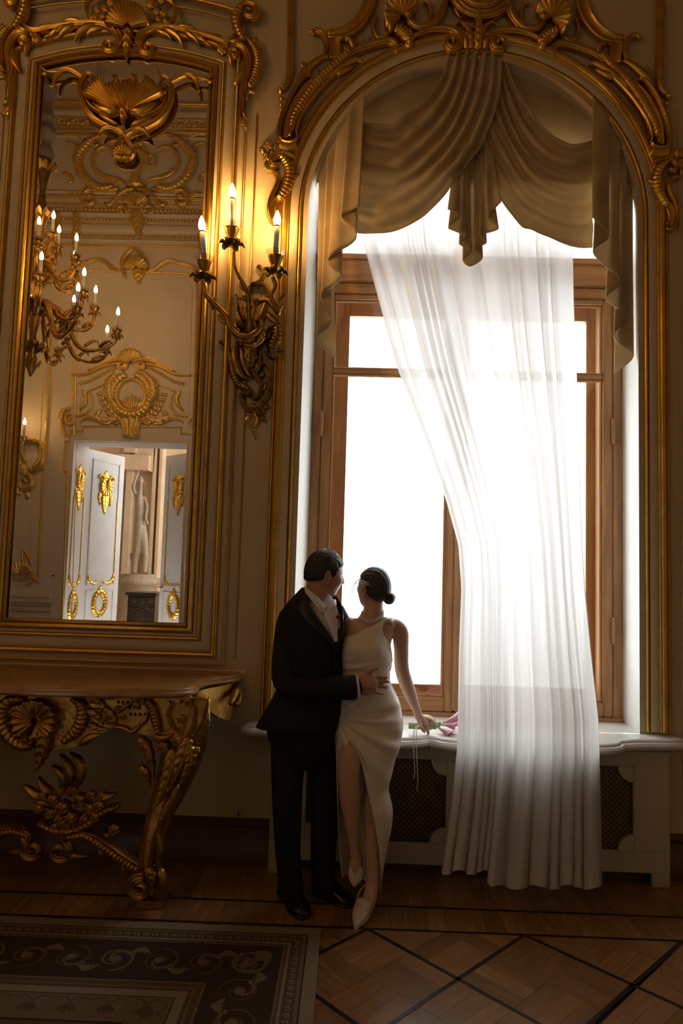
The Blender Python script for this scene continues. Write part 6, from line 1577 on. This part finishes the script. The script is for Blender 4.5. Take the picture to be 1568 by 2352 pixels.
# dress: bodice, strap, skirt
def fold(x, y, a):
    fr = max(0, math.sin(a))
    f = .020*math.exp(-((x-816)/20)**2-((y-1490)/20)**2)*fr+.020*math.exp(-((x-866)/20)**2-((y-1487)/20)**2)*fr
    yy = y+.10*(x-780)
    w = min(1, max(0, (y-1500)/22))*min(1, max(0, (1590-y)/25))
    f += w*(.0070*math.sin(yy*.33+1.2*math.sin(x*.045))+.0045*math.sin(yy*.61+.09*x))
    th = math.atan2(y-1640, x-768); rr = math.hypot(y-1640, x-768)
    w2 = min(1, max(0, (y-1585)/30))*math.exp(-max(0, y-1700)/110)*min(1, rr/35)
    s1 = math.sin(th*17+.8*math.sin(rr*.025)); s2 = math.sin(th*29+1.1)
    f += (.0115*math.copysign(abs(s1)**.8, s1)+.0045*s2)*w2*(fr**.5)
    return f
rows_all = [(1463,1416,789,893,-.395,.088),(1470,1434,786,893,-.405,.104),(1482,1462,783,892,-.415,.118),(1498,1488,781,898,-.42,.124),(1520,1518,780,902,-.42,.114),(1545,1544,780,895,-.415,.106),(1566,1566,780,894,-.415,.106),(1590,1590,777,908,-.42,.114),(1620,1620,774,920,-.43,.126),(1660,1660,770,926,-.44,.136),(1692,1692,769,923,-.45,.142),(1712,1712,770,919,-.452,.142),(1740,1740,772,908,-.455,.138),(1780,1780,773,899,-.455,.130),(1806,1806,773,890,-.455,.124),(1822,1822,774,893,-.455,.121),(1860,1860,775,903,-.45,.119),(1900,1900,777,900,-.44,.115),(1949,1949,780,889,-.435,.112),(1986,1986,783,882,-.43,.11),(2014,2024,786,876,-.43,.108),(2018,2060,788,873,-.43,.106)]
R_ = np.array(rows_all, float); n_r = 150; key = np.concatenate([[0], np.cumsum(np.maximum(4, np.diff(R_[:,1])))]); tt = np.linspace(0, key[-1], n_r); S_ = np.stack([np.interp(tt, key, R_[:, k]) for k in range(6)], 1)
for k in range(6): S_[3:-3, k] = np.convolve(S_[:, k], np.ones(7)/7, 'valid')
sR = lambda y: np.interp(y, [1697,1703,1730,1756,1824,1879,1934,1992,2030], [816,820,828,834,848,860,868,873,874])
sL = lambda y: np.interp(y, [1697,1700,1706,1716,1729,1745,2060], [816,808,794,782,777,776,776])
a0, a1 = [], []
for r in S_:
    xc, hw_ = (r[2]+r[3])/2, (r[3]-r[2])/2; cl = max(-.9999, min(.9999, (sL(r[0])-xc)/hw_)); cr_ = max(-.9999, min(.9999, (sR(r[0])-xc)/hw_)); a0.append(math.acos(cl)); a1.append(2*PI+math.acos(cr_))
def fold2(x, y, a): return fold(x, y, a)+.006*math.sin(5*a+y*.012)*min(1, max(0, (y-1780)/120))
g = MB(); g.grid(ringloft(S_, 110, a0, a1, fold2)); dro = g.build('dress', 'satin', WOM); bm = bmesh.new(); bm.from_mesh(dro.data); bmesh.ops.remove_doubles(bm, verts=bm.verts, dist=.0008); bm.to_mesh(dro.data); bm.free(); thicken(dro, .002)
def dpt(x, y, off=0.0):
    r = [np.interp(y, S_[:, 0], S_[:, k]) for k in range(6)]; c = max(-1, min(1, (x-(r[2]+r[3])/2)/((r[3]-r[2])/2))); q = math.sqrt(1-c*c); return UY(x, y, r[4])+np.array([0, -r[5]*q-off-fold(x, y, math.acos(c))*q, 0])
g = MB(); patch(g, [[(883,1429,-.468),(893,1429,-.460),(902,1434,-.448)],[(886,1422,-.450),(895,1421,-.444),(904,1426,-.434)],[(888,1418,-.415),(897,1417,-.41),(906,1421,-.40)],[(889,1421,-.37),(898,1421,-.365),(906,1425,-.36)],[(887,1432,-.335),(897,1434,-.33),(905,1440,-.33)]], 0); thicken(g.build('shoulder_strap', 'satin', WOM), .003)
# overlapping wrap edge and the short inner layer at the thigh
g = MB(); rows_ = []
for t in np.linspace(0, 1, 8):
    row = []
    for q in np.linspace(0, 1, 12):
        x = 772+50*q; yb = np.interp(x, [770,776,784,791,806,822], [1752,1738,1722,1713,1706,1706]); yt = np.interp(x, [770,784,822], [1650,1664,1698]); row.append(dpt(x, yt+(yb-yt)*t, .004+.003*math.sin(PI*t)))
    rows_.append(row)
g.grid(np.array(rows_)); thicken(g.build('inner_layer', 'satin', WOM), .002)
g = MB(); C = catmull([dpt(778,1652,.003),dpt(790,1664,.005),dpt(804,1680,.006),dpt(816,1696,.007),dpt(827,1722,.006),dpt(837,1760,.004),dpt(850,1824,.002),dpt(862,1880,.001)], 50); add_tube(g, C, [.001,.004,.006,.006,.004,.003,.002,.0015], 8); g.build('wrap_edge', 'satin', WOM)
def wshoe(toe, heel, up, name='shoe', heelh=.07):
    """pointed slingback pump"""
    T, H = np.array(toe), np.array(heel); d = T-H; l = np.linalg.norm(d); d /= l; up = np.array(up, float); s = np.cross(d, up); s /= np.linalg.norm(s); u = np.cross(s, d); G = []
    for q, ww, hh in ((.40,.036,.060),(.50,.039,.056),(.62,.040,.047),(.74,.034,.037),(.86,.022,.026),(.95,.010,.016),(1.0,.002,.006)):
        c = H+d*l*q; G.append([c+s*ww*math.copysign(abs(math.cos(a))**.85, math.cos(a))+u*(hh*(.5+.5*math.sin(a))-.006) for a in np.linspace(0, 2*PI, 20, endpoint=False)])
    g = MB(); g.grid(np.array(G), cv=True); o = g.build(name, 'shoe_cream', WOM); thicken(o, .002)
    g = MB(); Q = []
    for q, ww, dz in ((0,.024,.0),(.12,.027,.0),(.3,.026,.0),(.45,.033,0),(.62,.040,0),(.80,.029,0),(.95,.011,0),(1.01,.002,0)): c = H+d*l*q-u*.006; Q.append([c+s*ww,c-s*ww,c-s*ww-u*.006,c+s*ww-u*.006])
    closed_loft(g, np.array(Q)); g.build('sole', 'shoe_cream', o)
    g = MB(); base = H+d*.02-u*.008; add_tube(g, [base, base-u*heelh*.5-d*.005, base-u*heelh], [.018,.009,.006], 10); g.build('heel', 'shoe_cream', o)
    g = MB(); add_tube(g, catmull([H+d*l*.45+s*.036+u*.03, H+d*l*.2+s*.034+u*.05, H-d*.012+u*.062, H+d*l*.2-s*.034+u*.05, H+d*l*.45-s*.036+u*.03], 26), .0035, 6); g.build('strap', 'shoe_cream', o)
    g = MB()
    for i in range(9):
        for jj, q in enumerate((.56,.62)):
            a = PI*(.12+.76*i/8); hh = np.interp(q, [.5,.62,.74], [.056,.047,.037]); ww = .040; p = H+d*l*q+s*ww*math.cos(a)+u*(hh*(.5+.5*math.sin(a))-.006); n = s*math.cos(a)+u*math.sin(a)
            lathe(g, [(.0001,-.001),(.0022,0),(.0001,.001)], p+n*.0018, 6)
    g.build('cutout', 'black_gap', o)
wshoe(UZ(815,2131,.010), UZ(815,2131,.010)+np.array([.075,.20,.062]), (0,0,1))
wshoe(UY(812.5,2036,-.49), UY(824,1976,-.435)+np.array([0,.03,.0]), (-.05,-.9,.45), heelh=.06)

# ------------------------------------------------------------------ bouquet and the pearl string on the sill
BQ = empty('calla_bouquet', tuple(UZ(985,1675,.80)), 'bouquet of pink calla lilies held on the marble sill', 'bouquet')
mat('calla_pink', (.66,.24,.42), (.72,.38,.50), rough=.45, scale=14, sss=.15); mat('calla_pale', (.62,.58,.38), (.66,.44,.46), rough=.45, scale=20); mat('spadix', (.65,.45,.10), rough=.7)
BY = -.150
for i,(yl,yr,dy,xe) in enumerate(((1662,1664,0,1012),(1665,1667,-.012,1008),(1668,1670,-.018,1004),(1671,1672,-.012,1002),(1668,1666,.010,1010),(1664,1661,.012,1020))):
    g = MB(); add_tube(g, catmull([UY(938,yl,BY+dy),UY(965,(yl+yr)/2+1,BY+dy),UY(990,yr,BY+dy),UY(xe,yr+(i-2.5)*1.5,BY+dy*1.4)], 16), .0065, 10); g.build('stem', 'stem_green', BQ)
def calla(base, tip, r, bend=0.0):
    B, T = np.array(base), np.array(tip); d = T-B; l = np.linalg.norm(d); d /= l; s = np.cross(d, [0,1,0]); s /= np.linalg.norm(s); u = np.cross(s, d); G = []
    for q in np.linspace(0, 1, 14):
        rr = r*(.16+.84*q**1.7); ring = []
        for j in range(24):
            a = 2*PI*j/24; ext = 1+.28*q**3*max(0, math.cos(a)); flare = 1+.45*max(0, q-.75)/.25*(.5+.5*math.cos(a))
            ring.append(B+d*l*q*ext+(s*math.cos(a)+u*math.sin(a))*rr*flare)
        G.append(ring)
    g = MB(); g.grid(np.array(G), cv=True); o = g.build('flower', 'calla_pink', BQ); thicken(o, .0015); o.data.materials.append(MATS['calla_pale'])
    for p in o.data.polygons:
        if p.index < 24*6: p.material_index = 1
    g = MB(); add_tube(g, [B+d*l*.35, B+d*l*.8], [.004,.003], 8); g.build('spadix', 'spadix', o)
calla(UY(1002,1669,BY-.02), UY(1031,1686,BY-.05), .021); calla(UY(1012,1664,BY-.005), UY(1044,1668,BY-.03), .022); calla(UY(1016,1660,BY+.012), UY(1048,1650,BY), .022)
calla(UY(1010,1672,BY-.01), UY(1042,1692,BY-.02), .019); calla(UY(1018,1662,BY+.02), UY(1052,1660,BY+.02), .021); calla(UY(1022,1658,BY+.02), UY(1056,1640,BY+.02), .02)
STR_ = empty('pearl_string', tuple(UY(955,1700,-.33)), 'long string of pearls wound round the bouquet and hanging off the sill', 'pearl necklace')
def string(path, n, r): C = catmull(path, 300); d = np.concatenate([[0],np.cumsum(np.linalg.norm(np.diff(C,axis=0),axis=1))]); return [np.array([np.interp(q,d,C[:,k]) for k in range(3)]) for q in np.linspace(0,d[-1],n)]
pearl_mesh(string([UY(966,1666,-.185),UY(957,1668,-.22),UY(951,1676,-.28),UY(950,1690,-.335),UY(950,1730,-.34),UY(952,1770,-.34),UY(950,1786,-.34)], 44, .003), .0031).build('hanging_strand', 'pearl', STR_)
pearl_mesh(string([UY(966,1668,-.19),UY(960,1668,-.23),UY(956,1676,-.29),UY(956,1692,-.345),UY(957,1740,-.35),UY(959,1790,-.35),UY(957,1815,-.35)], 54, .003), .0031).build('hanging_strand', 'pearl', STR_)
for k in range(6):
    x = 968+k*4.4; pearl_mesh([UY(x+1.5*math.sin(a),1667+9*math.cos(a),BY-.028*abs(math.sin(a))-.012) for a in np.linspace(0,PI,9)], .0034).build('wound_loop', 'pearl', STR_)
